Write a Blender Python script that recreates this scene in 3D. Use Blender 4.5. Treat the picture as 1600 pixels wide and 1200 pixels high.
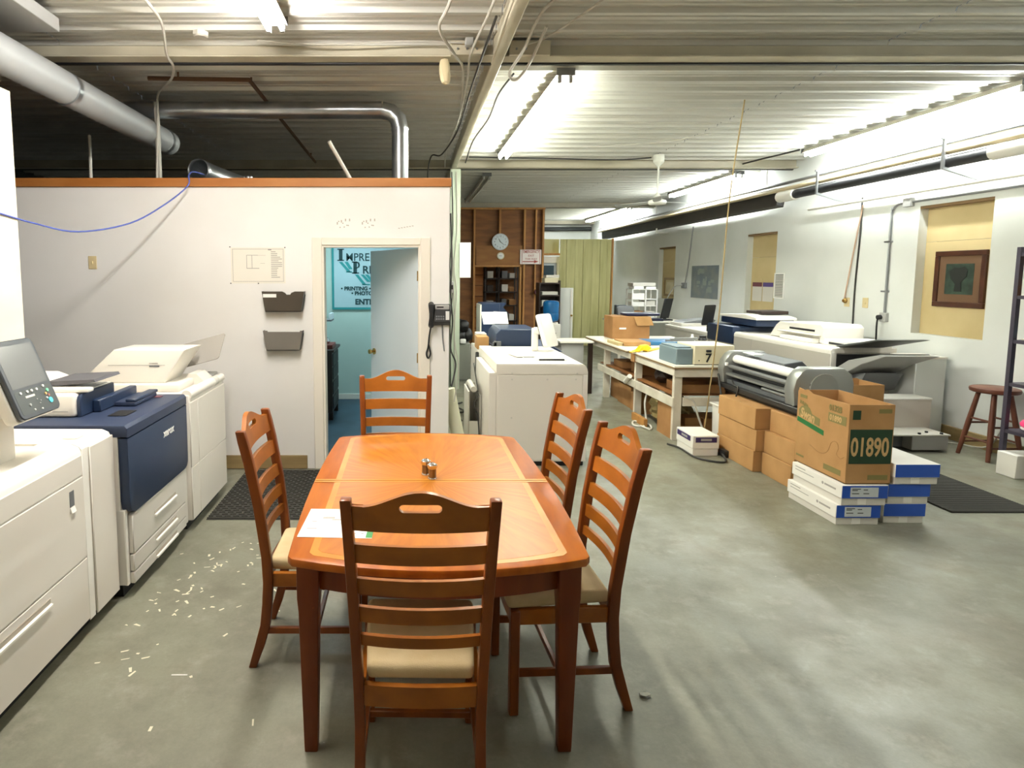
import bpy, bmesh, math, random
from mathutils import Vector, Matrix
random.seed(7)
for o in list(bpy.data.objects): bpy.data.objects.remove(o)
SC = bpy.context.scene
COL = SC.collection
R = math.radians
# ------------------------------------------------------------------ camera
cam = bpy.data.cameras.new('camera'); CAM = bpy.data.objects.new('camera', cam); COL.objects.link(CAM)
CAM.location = (0, 0, 1.757); CAM.rotation_euler = (R(90 - 5.5), 0, 0)
cam.sensor_fit = 'HORIZONTAL'; cam.sensor_width = 36; cam.lens = 36 * 960 / 1600
cam.shift_x = 0.1; cam.shift_y = (522.4 - 600) / 1600
cam.clip_start = 0.05; cam.clip_end = 100
SC.camera = CAM
# ------------------------------------------------------------------ world, exposure
W = bpy.data.worlds.new('world'); SC.world = W; W.use_nodes = True
W.node_tree.nodes['Background'].inputs[0].default_value = (0.6, 0.7, 0.8, 1)
W.node_tree.nodes['Background'].inputs[1].default_value = 0.15
VS = SC.view_settings
VS.view_transform = 'Standard'; VS.look = 'None'; VS.gamma = 1; VS.exposure = 0.85; VS.use_curve_mapping = False
LAMP = 98.0           # radiance of a fluorescent tube
# ------------------------------------------------------------------ materials
def lin(h):
    c = [int(h[i:i+2], 16) / 255 for i in (0, 2, 4)]
    return tuple((x / 12.92 if x <= .04045 else ((x + .055) / 1.055) ** 2.4) for x in c) + (1,)
MATS = {}
def mat(name, c, rough=.5, metal=0, c2=None, scale=(3, 3, 3), detail=4, bump=0, bscale=None, spec=.5, coat=0, alpha=1, trans=0, lo=.35, hi=.65, emit=None, es=0, radial=False):
    if name in MATS: return MATS[name]
    m = bpy.data.materials.new(name); m.use_nodes = True
    nt = m.node_tree; N = nt.nodes; L = nt.links; b = N['Principled BSDF']
    b.inputs['Roughness'].default_value = rough; b.inputs['Metallic'].default_value = metal
    b.inputs['Specular IOR Level'].default_value = spec; b.inputs['Coat Weight'].default_value = coat
    b.inputs['Coat Roughness'].default_value = .15
    b.inputs['Alpha'].default_value = alpha; b.inputs['Transmission Weight'].default_value = trans
    b.inputs['Base Color'].default_value = lin(c)
    if emit: b.inputs['Emission Color'].default_value = lin(emit) ; b.inputs['Emission Strength'].default_value = es
    if c2 or bump:
        tc = N.new('ShaderNodeTexCoord'); mp = N.new('ShaderNodeMapping'); mp.inputs['Scale'].default_value = scale
        src = tc.outputs['Object']
        if radial:   # grain that runs out from the middle of the table
            sx = N.new('ShaderNodeSeparateXYZ'); L.new(src, sx.inputs[0])
            at = N.new('ShaderNodeMath'); at.operation = 'ARCTAN2'; L.new(sx.outputs[1], at.inputs[0]); L.new(sx.outputs[0], at.inputs[1])
            ln = N.new('ShaderNodeVectorMath'); ln.operation = 'LENGTH'; L.new(src, ln.inputs[0])
            cx = N.new('ShaderNodeCombineXYZ'); L.new(at.outputs[0], cx.inputs[0]); L.new(ln.outputs['Value'], cx.inputs[1])
            src = cx.outputs[0]
        L.new(src, mp.inputs[0])
        nz = N.new('ShaderNodeTexNoise'); nz.inputs['Detail'].default_value = detail; nz.inputs['Scale'].default_value = 1
        L.new(mp.outputs[0], nz.inputs['Vector'])
        if c2:
            cr = N.new('ShaderNodeValToRGB'); cr.color_ramp.elements[0].position = lo; cr.color_ramp.elements[1].position = hi
            cr.color_ramp.elements[0].color = lin(c); cr.color_ramp.elements[1].color = lin(c2)
            L.new(nz.outputs['Fac'], cr.inputs[0]); L.new(cr.outputs[0], b.inputs['Base Color'])
        if bump:
            bp = N.new('ShaderNodeBump'); bp.inputs['Strength'].default_value = bump; bp.inputs['Distance'].default_value = .01
            n2 = nz
            if bscale:
                n2 = N.new('ShaderNodeTexNoise'); n2.inputs['Scale'].default_value = bscale; n2.inputs['Detail'].default_value = 3
                L.new(tc.outputs['Object'], n2.inputs['Vector'])
            L.new(n2.outputs['Fac'], bp.inputs['Height']); L.new(bp.outputs[0], b.inputs['Normal'])
    MATS[name] = m
    return m
M_white = mat('machine_white', 'E4DED3', .38)
M_white2 = mat('machine_offwhite', 'D2CEC4', .42)
M_warmw = mat('scanner_white', 'F0ECE2', .35)
M_navy = mat('navy_plastic', '1E2F4B', .42)
M_navy2 = mat('navy_top', '2A3650', .5)
M_dark = mat('dark_plastic', '1A1A1C', .45)
M_black = mat('black', '0B0B0C', .55)
M_grey = mat('grey_plastic', '6E7072', .45)
M_lgrey = mat('light_grey_plastic', 'A9A9A6', .45)
M_bezel = mat('slate_bezel', '3C4147', .4)
M_screen = mat('screen_glass', '6B6E6E', .18)
M_wallw = mat('partition_paint', 'F3F1ED', .75, c2='E9E6E0', scale=(.8, .8, .8), bump=.04, bscale=60)
M_rightw = mat('right_wall_paint', 'E2E4E0', .8, c2='D3D6D0', scale=(.7, .7, .7), bump=.06, bscale=40)
M_cream = mat('cream_wall', 'F1E8D2', .6, c2='E9DCC0', scale=(1, 1, 2.5))
M_tan = mat('tan_board', 'CDB98A', .7, c2='BFAA7A', scale=(1.5, 1.5, 1.5))
M_ceil = mat('ceiling_metal', 'CBCAC2', .4, .15, c2='BDBCB3', scale=(.6, .6, .6))
M_beam = mat('beam_paint', 'C9C2AC', .45, c2='B5AD97', scale=(2, 2, 2))
M_pine = mat('pine', 'B97A3C', .55, c2='A8672B', scale=(2, 9, 9))
M_ply = mat('plywood', '8A5A2C', .65, c2='70451F', scale=(2, 2, 9))
M_stud = mat('stud_pine', 'BE8A4A', .6, c2='A9743A', scale=(9, 9, 1.2))
M_board = mat('old_board', '9C8659', .7, c2='86714A', scale=(1.5, 5, 14))
M_green = mat('green_board', 'DAD69A', .6, c2='B4B074', scale=(9, 9, .9), lo=.25, hi=.75)
M_trimw = mat('door_trim', 'EFE8DA', .5)
M_doorw = mat('door_paint', 'DCE4E8', .45)
M_teal = mat('teal_wall', 'BFD2C8', .75, c2='B2C6BC', scale=(1, 1, 1))
M_blueflr = mat('blue_floor', '3C5766', .55, c2='2C4250', scale=(2, 2, 2))
M_table = mat('table_rail', 'B06212', .38, c2='9A4E0A', scale=(14, 2.2, 3), spec=.3)
M_field = mat('table_veneer', 'BA721A', .38, c2='A86010', scale=(17, 6, 1), detail=6, spec=.3, radial=True)
M_inlay = mat('table_inlay', 'C68628', .38, c2='BA781E', scale=(6, 6, 6), spec=.3)
M_chair = mat('chair_wood', 'A4601A', .36, c2='884C10', scale=(6, 8, 8), coat=.08, spec=.35)
M_chairp = mat('chair_post_wood', '82420C', .36, c2='693006', scale=(12, 12, 2), coat=.08, spec=.35)
M_tleg = mat('table_leg_wood', '7A380A', .38, c2='642A06', scale=(10, 10, 1.5), coat=.08, spec=.35)
M_seat = mat('seat_fabric', 'D3BE94', .9, c2='C3AC80', scale=(6, 6, 6), bump=.15, bscale=300)
M_kraft = mat('cardboard', 'B48A58', .85, c2='A67C4B', scale=(4, 4, 4), bump=.05, bscale=120)
M_kraftd = mat('cardboard_inside', '9A7445', .85)
M_kraft2 = mat('cardboard_dull', 'A5794A', .85, c2='94693C', scale=(4, 4, 4))
M_paper = mat('paper_white', 'F2F1EC', .7)
M_boxw = mat('box_white', 'F0EDE4', .6)
M_boxg = mat('box_tray', 'D8D4CA', .7)
M_blue = mat('label_blue', '1F4FB0', .5)
M_labelg = mat('label_grey', 'C9D0D2', .6)
M_ink = mat('ink', '4A4A4A', .8)
M_inkl = mat('ink_pale', 'A8A49C', .8)
M_dgreen = mat('print_green', '1C3A22', .8)
M_lgreen = mat('print_band', '1F6B33', .8)
M_olive = mat('print_olive', '7E7544', .85)
M_printk = mat('print_kraft', 'C2A06C', .85)
M_rubber = mat('rubber', '2B2A27', .7, c2='35332E', scale=(30, 30, 30))
M_rubber2 = mat('rubber_top', '3E3C36', .9)
M_galv = mat('galvanized', 'B9BCBE', .28, .9, c2='9FA3A6', scale=(5, 5, 5))
M_duct = mat('duct_white', 'A8ABAB', .4, .3)
M_steel = mat('steel', '9A9C9E', .35, .8)
M_chrome = mat('chrome', 'DADADA', .12, 1)
M_brass = mat('brass', 'C2A060', .25, 1)
M_pipew = mat('pipe_white', 'D9D6CC', .5)
M_pipeb = mat('pipe_black', '1C1D20', .5)
M_pipet = mat('pipe_tan', 'B7A888', .5)
M_rust = mat('rusty_pipe', '5A3C22', .6)
M_cable = mat('cable_grey', 'B9B5AA', .6)
M_cabled = mat('cable_dark', '33312E', .6)
M_cord = mat('cord_tan', '9A8458', .85)
M_bluec = mat('cable_blue', '4A5AA8', .6)
M_plate = mat('ivory_plate', 'D9C79A', .5)
M_smoke = mat('smoke_plastic', '4A4238', .25, alpha=.93)
M_smoke2 = mat('smoke_plastic_pale', '7A756C', .25, alpha=.9)
M_jug = mat('jug_blue', '1C70B0', .12, trans=.35, spec=.6)
M_yellow = mat('yellow_plastic', 'F0C808', .45)
M_bluebox = mat('blue_case', '2F6E9E', .4)
M_stool = mat('stool_wood', '6E3F2A', .45, c2='5A3020', scale=(6, 6, 6))
M_shelf = mat('shelf_metal', '4B4654', .45, .2)
M_pink = mat('pink_plastic', 'F0407C', .5)
M_orange = mat('orange_box', 'E8A23C', .6)
M_cyan = mat('aqua_plastic', '8CC4D0', .4)
M_frame = mat('dark_frame', '4E2A18', .4, c2='3F2012', scale=(8, 8, 8))
M_matte = mat('picture_mat', '6A4E36', .8)
M_art = mat('picture_dark', '33483A', .5, c2='1C281F', scale=(9, 9, 9), lo=.35, hi=.65)
M_goldf = mat('gold_frame', '8A6E3C', .45)
M_map = mat('map_print', '6C7680', .7, c2='828884', scale=(4, 4, 4))
M_red = mat('sign_red', 'A8483C', .7)
M_maroon = mat('folder_maroon', '6B3A44', .7)
M_purple = mat('folder_purple', '5B4A86', .7)
M_signd = mat('sign_dark_green', '0F3A3C', .7)
M_signt = mat('sign_teal', '2A8A8A', .7)
M_signw = mat('sign_board', 'A6BEC2', .7)
M_clear = mat('clear_tray', 'B4AFA6', .2, alpha=.8)
M_roll = mat('paper_roll', 'F4F1E6', .6)
M_bag = mat('poly_bag', 'C8C0A0', .4)
M_fangrey = mat('fan_white', 'D8D8CC', .5)
M_desk = mat('dark_desk', '2A1B14', .45)
M_redbox = mat('red_wood', '6A2A1E', .5)
M_silver = mat('laminator_silver', '9A9C98', .36, .6)
M_lamgrey = mat('laminator_grey', '55585A', .45)
M_tabletop = mat('laminate_white', 'EAE6D8', .4)
M_edge = mat('ply_edge', '7E6442', .7)
M_timber = mat('painted_timber', 'D8D2C2', .6, c2='C8C0AE', scale=(5, 5, 5))
M_greyroll = mat('grey_box', '6C7C82', .5)
M_creamdev = mat('cream_device', 'D8CFB0', .5)
# concrete floor
mf = bpy.data.materials.new('concrete_floor'); mf.use_nodes = True; MATS['floor'] = mf
nt = mf.node_tree; N = nt.nodes; L = nt.links; b = N['Principled BSDF']
tc = N.new('ShaderNodeTexCoord')
def noise(sc, det, src, rough=.5):
    n = N.new('ShaderNodeTexNoise'); n.inputs['Scale'].default_value = sc; n.inputs['Detail'].default_value = det
    n.inputs['Roughness'].default_value = rough; L.new(src, n.inputs['Vector']); return n
def ramp(src, a, ca, z, cz):
    r = N.new('ShaderNodeValToRGB'); r.color_ramp.elements[0].position = a; r.color_ramp.elements[0].color = ca
    r.color_ramp.elements[1].position = z; r.color_ramp.elements[1].color = cz; L.new(src, r.inputs[0]); return r
def mix(f, a, c):
    m = N.new('ShaderNodeMix'); m.data_type = 'RGBA'; L.new(f, m.inputs[0])
    for s, v in ((6, a), (7, c)):
        if hasattr(v, 'is_output'): L.new(v, m.inputs[s])
        else: m.inputs[s].default_value = v
    return m.outputs[2]
n1 = noise(.9, 6, tc.outputs['Object'], .6); r1 = ramp(n1.outputs['Fac'], .35, lin('787868'), .68, lin('8E8E7C'))
n2 = noise(3.2, 8, tc.outputs['Object'], .65); r2 = ramp(n2.outputs['Fac'], .42, (0, 0, 0, 1), .72, (.55, .55, .55, 1))
c = mix(r2.outputs[0], r1.outputs[0], lin('655F50'))
n3 = noise(26, 3, tc.outputs['Object'], .7); r3 = ramp(n3.outputs['Fac'], .70, (0, 0, 0, 1), .78, (1, 1, 1, 1))   # paint flecks
n4 = noise(1.3, 2, tc.outputs['Object']); r4 = ramp(n4.outputs['Fac'], .52, (0, 0, 0, 1), .66, (1, 1, 1, 1))
mm = N.new('ShaderNodeMath'); mm.operation = 'MULTIPLY'; L.new(r3.outputs[0], mm.inputs[0]); L.new(r4.outputs[0], mm.inputs[1])
c = mix(mm.outputs[0], c, lin('CFC9B4'))
n5 = noise(5.5, 9, tc.outputs['Object'], .7); r5 = ramp(n5.outputs['Fac'], .53, (0, 0, 0, 1), .72, (.3, .3, .3, 1)); c = mix(r5.outputs[0], c, lin('B9B5A6'))
n6 = noise(1.15, 4, tc.outputs['Object'], .6); r6 = ramp(n6.outputs['Fac'], .56, (0, 0, 0, 1), .76, (.55, .55, .55, 1)); c = mix(r6.outputs[0], c, lin('6A5A42'))
n7 = noise(60, 4, tc.outputs['Object'], .8); r7 = ramp(n7.outputs['Fac'], .3, (.86, .86, .86, 1), .7, (1, 1, 1, 1))
mu = N.new('ShaderNodeMix'); mu.data_type = 'RGBA'; mu.blend_type = 'MULTIPLY'; mu.inputs[0].default_value = 1; L.new(c, mu.inputs[6]); L.new(r7.outputs[0], mu.inputs[7]); c = mu.outputs[2]
L.new(c, b.inputs['Base Color'])
rr = ramp(n2.outputs['Fac'], .3, (.34, .34, .34, 1), .7, (.55, .55, .55, 1)); L.new(rr.outputs[0], b.inputs['Roughness'])
bp = N.new('ShaderNodeBump'); bp.inputs['Strength'].default_value = .08; bp.inputs['Distance'].default_value = .01
L.new(n3.outputs['Fac'], bp.inputs['Height']); L.new(bp.outputs[0], b.inputs['Normal'])
M_floor = mf
def tube_mat(name, col, k=1.0):
    m = bpy.data.materials.new(name); m.use_nodes = True; nt = m.node_tree
    nt.nodes.remove(nt.nodes['Principled BSDF']); e = nt.nodes.new('ShaderNodeEmission')
    e.inputs[0].default_value = lin(col); e.inputs[1].default_value = LAMP * k
    nt.links.new(e.outputs[0], nt.nodes['Material Output'].inputs[0]); return m
M_tubew = tube_mat('tube_warm', 'FFFAF4', 1.12); M_tubeg = tube_mat('tube_green_white', 'FCFFF0', .85); M_tubec = tube_mat('tube_cool', 'F2F8F6', .88)

# ------------------------------------------------------------------ mesh helpers
def nb(): return bmesh.new()
def _bev(b, faces, bev, seg):
    if bev:
        ed = list({e for f in faces for e in f.edges})
        bmesh.ops.bevel(b, geom=ed, offset=bev, segments=seg, profile=.5, affect='EDGES', clamp_overlap=True)
def box(b, x0, x1, y0, y1, z0, z1, bev=0, seg=2):
    if x0 > x1: x0, x1 = x1, x0
    if y0 > y1: y0, y1 = y1, y0
    if z0 > z1: z0, z1 = z1, z0
    v = [b.verts.new(p) for p in ((x0,y0,z0),(x1,y0,z0),(x1,y1,z0),(x0,y1,z0),(x0,y0,z1),(x1,y0,z1),(x1,y1,z1),(x0,y1,z1))]
    F = [b.faces.new([v[i] for i in q]) for q in ((0,3,2,1),(4,5,6,7),(0,1,5,4),(1,2,6,5),(2,3,7,6),(3,0,4,7))]
    _bev(b, F, bev, seg); return b
def prism(b, pts, ax, a0, a1, bev=0, seg=2):
    f3 = {'x': lambda p, a: (a, p[0], p[1]), 'y': lambda p, a: (p[0], a, p[1]), 'z': lambda p, a: (p[0], p[1], a)}[ax]
    A = [b.verts.new(f3(p, a0)) for p in pts]; B = [b.verts.new(f3(p, a1)) for p in pts]
    n = len(pts); F = [b.faces.new(A), b.faces.new(B[::-1])]
    for i in range(n): F.append(b.faces.new((A[i], B[i], B[(i+1) % n], A[(i+1) % n])))
    bmesh.ops.recalc_face_normals(b, faces=F)
    if bev:
        ed = [e for e in F[0].edges] + [e for e in F[1].edges]
        bmesh.ops.bevel(b, geom=ed, offset=bev, segments=seg, profile=.5, affect='EDGES', clamp_overlap=True)
    return b
def tube(b, pts, r, n=8, cap=True):
    pts = [Vector(p) for p in pts]; rings = []; up = Vector((0, 0, 1)); prev = None
    rr = r if isinstance(r, (list, tuple)) else [r] * len(pts)
    for i, p in enumerate(pts):
        d = (pts[min(i+1, len(pts)-1)] - pts[max(i-1, 0)]).normalized()
        if prev is None:
            a = Vector((1, 0, 0)) if abs(d.x) < .8 else Vector((0, 1, 0))
            u = d.cross(a).normalized()
        else:
            u = (prev - d * prev.dot(d)).normalized()
        prev = u; w = d.cross(u)
        rings.append([b.verts.new(p + (u * math.cos(t) + w * math.sin(t)) * rr[i]) for t in [2*math.pi*k/n for k in range(n)]])
    for A, B in zip(rings, rings[1:]):
        for k in range(n): b.faces.new((A[k], A[(k+1) % n], B[(k+1) % n], B[k]))
    if cap: b.faces.new(rings[0][::-1]); b.faces.new(rings[-1])
    return b
def cyl(b, p0, p1, r, r1=None, n=14): return tube(b, [p0, p1], [r, r if r1 is None else r1], n)
def lathe(b, prof, cx, cy, n=20):
    rings = [[b.verts.new((cx + r*math.cos(2*math.pi*k/n), cy + r*math.sin(2*math.pi*k/n), z)) for k in range(n)] for r, z in prof]
    for A, B in zip(rings, rings[1:]):
        for k in range(n): b.faces.new((A[k], A[(k+1) % n], B[(k+1) % n], B[k]))
    b.faces.new(rings[0][::-1]); b.faces.new(rings[-1]); return b
def quad(b, pts): b.faces.new([b.verts.new(p) for p in pts]); return b
def orient(b, O, U, V, Nn=None, start=0):
    U = Vector(U).normalized(); V = Vector(V).normalized(); Nn = U.cross(V)
    m = Matrix(((U.x, V.x, Nn.x, O[0]), (U.y, V.y, Nn.y, O[1]), (U.z, V.z, Nn.z, O[2]), (0, 0, 0, 1)))
    bmesh.ops.transform(b, matrix=m, verts=b.verts[:]); return b
def curve(pts, n=6):
    """points smoothed through a Catmull-Rom spline"""
    P = [Vector(p) for p in pts]; P = [P[0]*2 - P[1]] + P + [P[-1]*2 - P[-2]]; out = []
    for i in range(1, len(P) - 2):
        for k in range(n):
            t = k / n; a, c0, d, e = P[i-1], P[i], P[i+1], P[i+2]
            out.append(.5*((2*c0) + (d-a)*t + (2*a-5*c0+4*d-e)*t*t + (3*c0-a-3*d+e)*t**3))
    out.append(P[-2]); return out
# ------------------------------------------------------------------ object helpers
ORIG = {}
def props(o, label=None, cat=None, group=None, kind=None):
    if label: o['label'] = label
    if cat: o['category'] = cat
    if group: o['group'] = group
    if kind: o['kind'] = kind
    return o
def mesh_obj(name, b, m, org, smooth):
    me = bpy.data.meshes.new(name)
    bmesh.ops.recalc_face_normals(b, faces=b.faces[:])
    if org.length: bmesh.ops.translate(b, vec=-org, verts=b.verts[:])
    b.to_mesh(me); b.free(); me.materials.append(m)
    if smooth:
        me.polygons.foreach_set('use_smooth', [True] * len(me.polygons)); me.set_sharp_from_angle(angle=R(38))
    o = bpy.data.objects.new(name, me); COL.objects.link(o); return o
def T(name, label, cat, loc, rz=0, group=None, kind=None, local=False):
    o = bpy.data.objects.new(name, None); COL.objects.link(o); o.location = loc; o.rotation_euler = (0, 0, rz); o.empty_display_size = .1
    ORIG[o.name] = Vector((0, 0, 0)) if (local or rz) else Vector(loc)
    return props(o, label, cat, group, kind)
def P(par, name, b, m, smooth=True, label=None, kind=None):
    org = ORIG[par.name]
    o = mesh_obj(name, b, m, org, smooth); o.parent = par; ORIG[o.name] = org
    return props(o, label, None, None, kind)
def S(name, b, m, label=None, cat=None, group=None, kind=None, smooth=True):
    vs = [v.co for v in b.verts]
    org = Vector(((min(v.x for v in vs)+max(v.x for v in vs))/2, (min(v.y for v in vs)+max(v.y for v in vs))/2, min(v.z for v in vs)))
    o = mesh_obj(name, b, m, org, smooth); o.location = org; ORIG[o.name] = org.copy()
    return props(o, label, cat, group, kind)
def txt(par, s, size, m, loc, rot, name='lettering', ext=.0008, bold=0, align='LEFT', sx=1.0):
    cu = bpy.data.curves.new(name, 'FONT'); cu.body = s; cu.size = size; cu.extrude = ext; cu.offset = bold; cu.align_x = align
    cu.resolution_u = 3
    tmp = bpy.data.objects.new(name, cu); me = bpy.data.meshes.new_from_object(tmp)
    bpy.data.objects.remove(tmp); me.name = name
    me.materials.clear(); me.materials.append(m)
    o = bpy.data.objects.new(name, me); COL.objects.link(o); o.parent = par
    o.location = Vector(loc) - ORIG[par.name]; o.rotation_euler = [R(a) for a in rot]; o.scale = (sx, 1, 1)
    ORIG[o.name] = ORIG[par.name]; return o
def copy_tree(o, par=None):
    c = o.copy(); COL.objects.link(c)
    if par: c.parent = par
    for ch in list(o.children): copy_tree(ch, c)
    return c
FACE_CAM = (90, 0, 0); FACE_XP = (90, 0, 90); FACE_XN = (90, 0, -90)

# ================================================================== STRUCTURE
XW = 5.83; CZ = 3.49
fl_ = S('floor', quad(nb(), ((-6.5, -3.5, 0), (6.5, -3.5, 0), (6.5, 20.3, 0), (-6.5, 20.3, 0))), M_floor, 'grey painted concrete floor with pale scuffs', None, kind='structure')
# ceiling: ribbed sheets, each its own piece
ceil = T('ceiling', 'ceiling of ribbed grey metal sheets', None, (0, 0, CZ), kind='structure')
def sheet(x0, x1):
    b = nb(); pr = []
    for k in range(3):
        y = k * .283
        pr += [(y, 0), (y + .055, 0), (y + .065, -.009), (y + .08, -.009), (y + .09, 0), (y + .13, 0), (y + .14, -.009), (y + .155, -.009), (y + .165, 0), (y + .208, 0), (y + .222, -.032), (y + .262, -.032), (y + .275, 0)]
    pr.append((.849, 0))
    A = [b.verts.new((x0, y, z)) for y, z in pr]; B = [b.verts.new((x1, y, z)) for y, z in pr]
    for i in range(len(pr) - 1): b.faces.new((A[i], A[i+1], B[i+1], B[i]))
    return b
for x0, x1 in ((-6.5, -2.6), (-2.596, .60), (.604, 3.546), (3.552, 6.2)):
    p0 = None
    for k in range(28):
        dz = -.0015 * ((k + (1 if x0 > 0 else 0)) % 2)
        if p0 is None:
            b = sheet(x0, x1); bmesh.ops.translate(b, vec=ORIG[ceil.name], verts=b.verts[:]); p0 = P(ceil, 'panel', b, M_ceil, False); o = p0
        else:
            o = p0.copy(); COL.objects.link(o); o.parent = ceil
        o.location = (0, -3.4 + k * .849, dz)
# beams
def ibeam_x(n, y, x0=-6.5, x1=XW, zb=3.36):
    t = T('ceiling_beam', 'cream painted steel cross beam %s' % n, None, (0, y, zb), kind='structure')
    P(t, 'web', box(nb(), x0, x1, y + .06, y + .075, zb + .014, CZ), M_beam)
    P(t, 'flange', box(nb(), x0, x1, y, y + .13, zb, zb + .014, .003, 1), M_beam)
    P(t, 'seam_strip', box(nb(), x0, x1, y + .128, y + .16, zb - .012, zb), M_dark)
for n, y in (('nearest the table', 4.70), ('above the small office', 9.40), ('above the stud wall', 14.75), ('at the far end wall', 19.6), ('behind the camera', -.1)):
    ibeam_x(n, y)
t = T('ceiling_beam', 'long steel beam running down the middle of the ceiling', None, (.635, 8, 3.36), kind='structure')
P(t, 'web', box(nb(), .615, .70, -3.4, 19.8, 3.345, CZ, .012, 3), M_beam)
def wallbox(name, pieces, m, label):
    b = nb()
    for p in pieces: box(b, *p)
    return S(name, b, m, label, None, kind='structure', smooth=False)
wallbox('wall_back', [(-6.5, 6.5, -3.6, -3.4, 0, CZ)], M_wallw, 'white wall behind the camera')
wallbox('wall_far', [(-6.5, 6.5, 20.0, 20.2, 0, CZ)], M_rightw, 'white end wall beyond the green boards')
wallbox('wall_left', [(-2.66, -2.5, -3.4, 3.97, 0, 2.9)], M_cream, 'cream wall behind the near copier')
wallbox('wall_outer', [(-6.6, -6.4, -3.4, 20, 0, CZ)], mat('shade_dark_wall', '3A3E42', .9), 'outer wall beyond the small office, coloured dark as if in shade')  # dark colour stands in for the unlit space beyond the office
# right wall with three filled-in window openings
NI = ((6.22, 7.12, 1.09, 2.54), (9.84, 10.70, 1.05, 2.45), (13.58, 14.46, 1.22, 2.39))
pcs = []; y = -3.4
for y0, y1, z0, z1 in NI:
    pcs += [(XW, XW+.22, y, y0, 0, CZ), (XW, XW+.22, y0, y1, 0, z0), (XW, XW+.22, y0, y1, z1, CZ)]; y = y1
pcs.append((XW, XW+.22, y, 20, 0, CZ))
wallbox('wall_right', pcs, M_rightw, 'white painted wall with filled-in windows')
for i, (y0, y1, z0, z1) in enumerate(NI):
    t = T('window_%d' % (i+1), ('tan boarded window recess with a dark framed picture', 'tan boarded window recess with hanging file folders', 'tan boarded window recess with a gold framed picture')[i], None, (XW+.12, (y0+y1)/2, z0), kind='structure')
    P(t, 'panel', box(nb(), XW+.10, XW+.12, y0, y1, z0, z0+(z1-z0)*.72-.003), M_tan); P(t, 'panel', box(nb(), XW+.10, XW+.12, y0, y1, z0+(z1-z0)*.72, z1), M_tan)
    P(t, 'lintel', box(nb(), XW+.005, XW+.12, y0, y1, z1-.03, z1-.001), M_edge)
b = nb(); box(b, XW-.03, XW, 5.0, 9.2, 0, .14, .004, 1); S('baseboard_right', b, M_board, 'old brown board along the foot of the right wall', kind='structure')
# partition with door opening
PY = 5.47
wallbox('wall_middle', [(-6.4, -.775, PY, PY+.12, 0, 2.53), (.095, .352, PY, PY+.12, 0, 2.53), (-.775, .095, PY, PY+.12, 2.02, 2.53)], M_wallw, 'white partition wall of the small office')
b = nb(); box(b, -6.4, .365, PY-.02, PY+.14, 2.525, 2.60, .004, 1); S('trim_1', b, M_pine, 'pine rail capping the white partition', kind='structure')
b = nb(); box(b, -1.75, -.93, PY-.022, PY, 0.005, .125, .003, 1); S('baseboard_middle', b, M_board, 'brown board at the foot of the partition', kind='structure')
t = T('trim_2', 'cream casing round the office doorway', None, (-.34, PY, 0), kind='structure')
P(t, 'casing_upright', box(nb(), -.862, -.775, PY-.018, PY, 0, 2.085, .004, 1), M_trimw); P(t, 'casing_upright', box(nb(), .095, .182, PY-.018, PY, 0, 2.085, .004, 1), M_trimw)
P(t, 'casing_head', box(nb(), -.775, .095, PY-.018, PY, 2.02, 2.085, .004, 1), M_trimw)
P(t, 'jamb', box(nb(), -.775, -.757, PY-.005, PY+.125, 0, 2.02), M_trimw); P(t, 'jamb', box(nb(), .077, .095, PY-.005, PY+.125, 0, 2.02), M_trimw); P(t, 'jamb_head', box(nb(), -.757, .077, PY-.005, PY+.125, 2.002, 2.02), M_trimw)
# office door swung open
d = T('door_1', 'pale grey-white door standing open into the office', None, (.074, PY+.13, 0), kind='structure', rz=R(-55), local=True)
P(d, 'leaf', box(nb(), -.82, 0, 0, .04, .012, 2.0, .002, 1), M_doorw)
b = nb(); cyl(b, (-.755, -.008, .985), (-.755, 0, .985), .032, n=18); k = P(d, 'rose', b, M_brass, label='round brass rose')
b = nb(); tube(b, [(-.755, -.008, .985), (-.755, -.03, .985), (-.755, -.045, .985), (-.755, -.062, .985), (-.755, -.068, .985)], [.010, .012, .024, .024, .012], 14); P(d, 'knob', b, M_brass)
b = nb(); tube(b, [(-.755, .04, .985), (-.755, .07, .985), (-.755, .085, .985), (-.755, .105, .985)], [.030, .012, .026, .016], 14); P(d, 'knob', b, M_brass)
for z in (.25, 1.0, 1.75): P(d, 'hinge', cyl(nb(), (0.004, -.004, z-.045), (0.004, -.004, z+.045), .007, n=8), M_brass)
# office behind
S('floor_office', box(nb(), -1.2, .3, PY+.01, 8.6, -.02, .006), M_blueflr, 'blue painted floor of the office', kind='structure')
wallbox('wall_office_rear', [(-1.3, .35, 8.6, 8.7, 0, 2.5)], M_teal, 'pale green rear wall of the office')
wallbox('wall_office_left', [(-1.3, -1.2, PY+.12, 8.6, 0, 2.5)], M_teal, 'pale green left wall of the office')
wallbox('wall_office_right', [(.30, .35, PY+.12, 8.6, 0, 2.5)], M_wallw, 'office wall on the machine side')
wallbox('ceiling_office', [(-6.4, .36, PY+.12, 8.72, 2.5, 2.56)], mat('shade_dark_lid', '2E2A26', .9), 'boarded lid over the small office')  # near-black colour paints in the darkness above the office
S('baseboard_office', box(nb(), -1.2, .3, 8.585, 8.6, .006, .085, .003, 1), M_trimw, 'white skirting in the office', kind='structure')
t = T('office_fill_light', 'unseen cool lamp added under the lid to light the office', 'light', (-.9, 7.9, 2.47))  # unseen lamp, added to light the office in place of daylight
P(t, 'base', box(nb(), -1.1, -.5, 7.3, 7.9, 2.47, 2.5), M_trimw); P(t, 'diffuser', box(nb(), -1.08, -.52, 7.32, 7.88, 2.462, 2.472), tube_mat('office_fill_glow', 'D6F4FF', .16))
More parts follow.
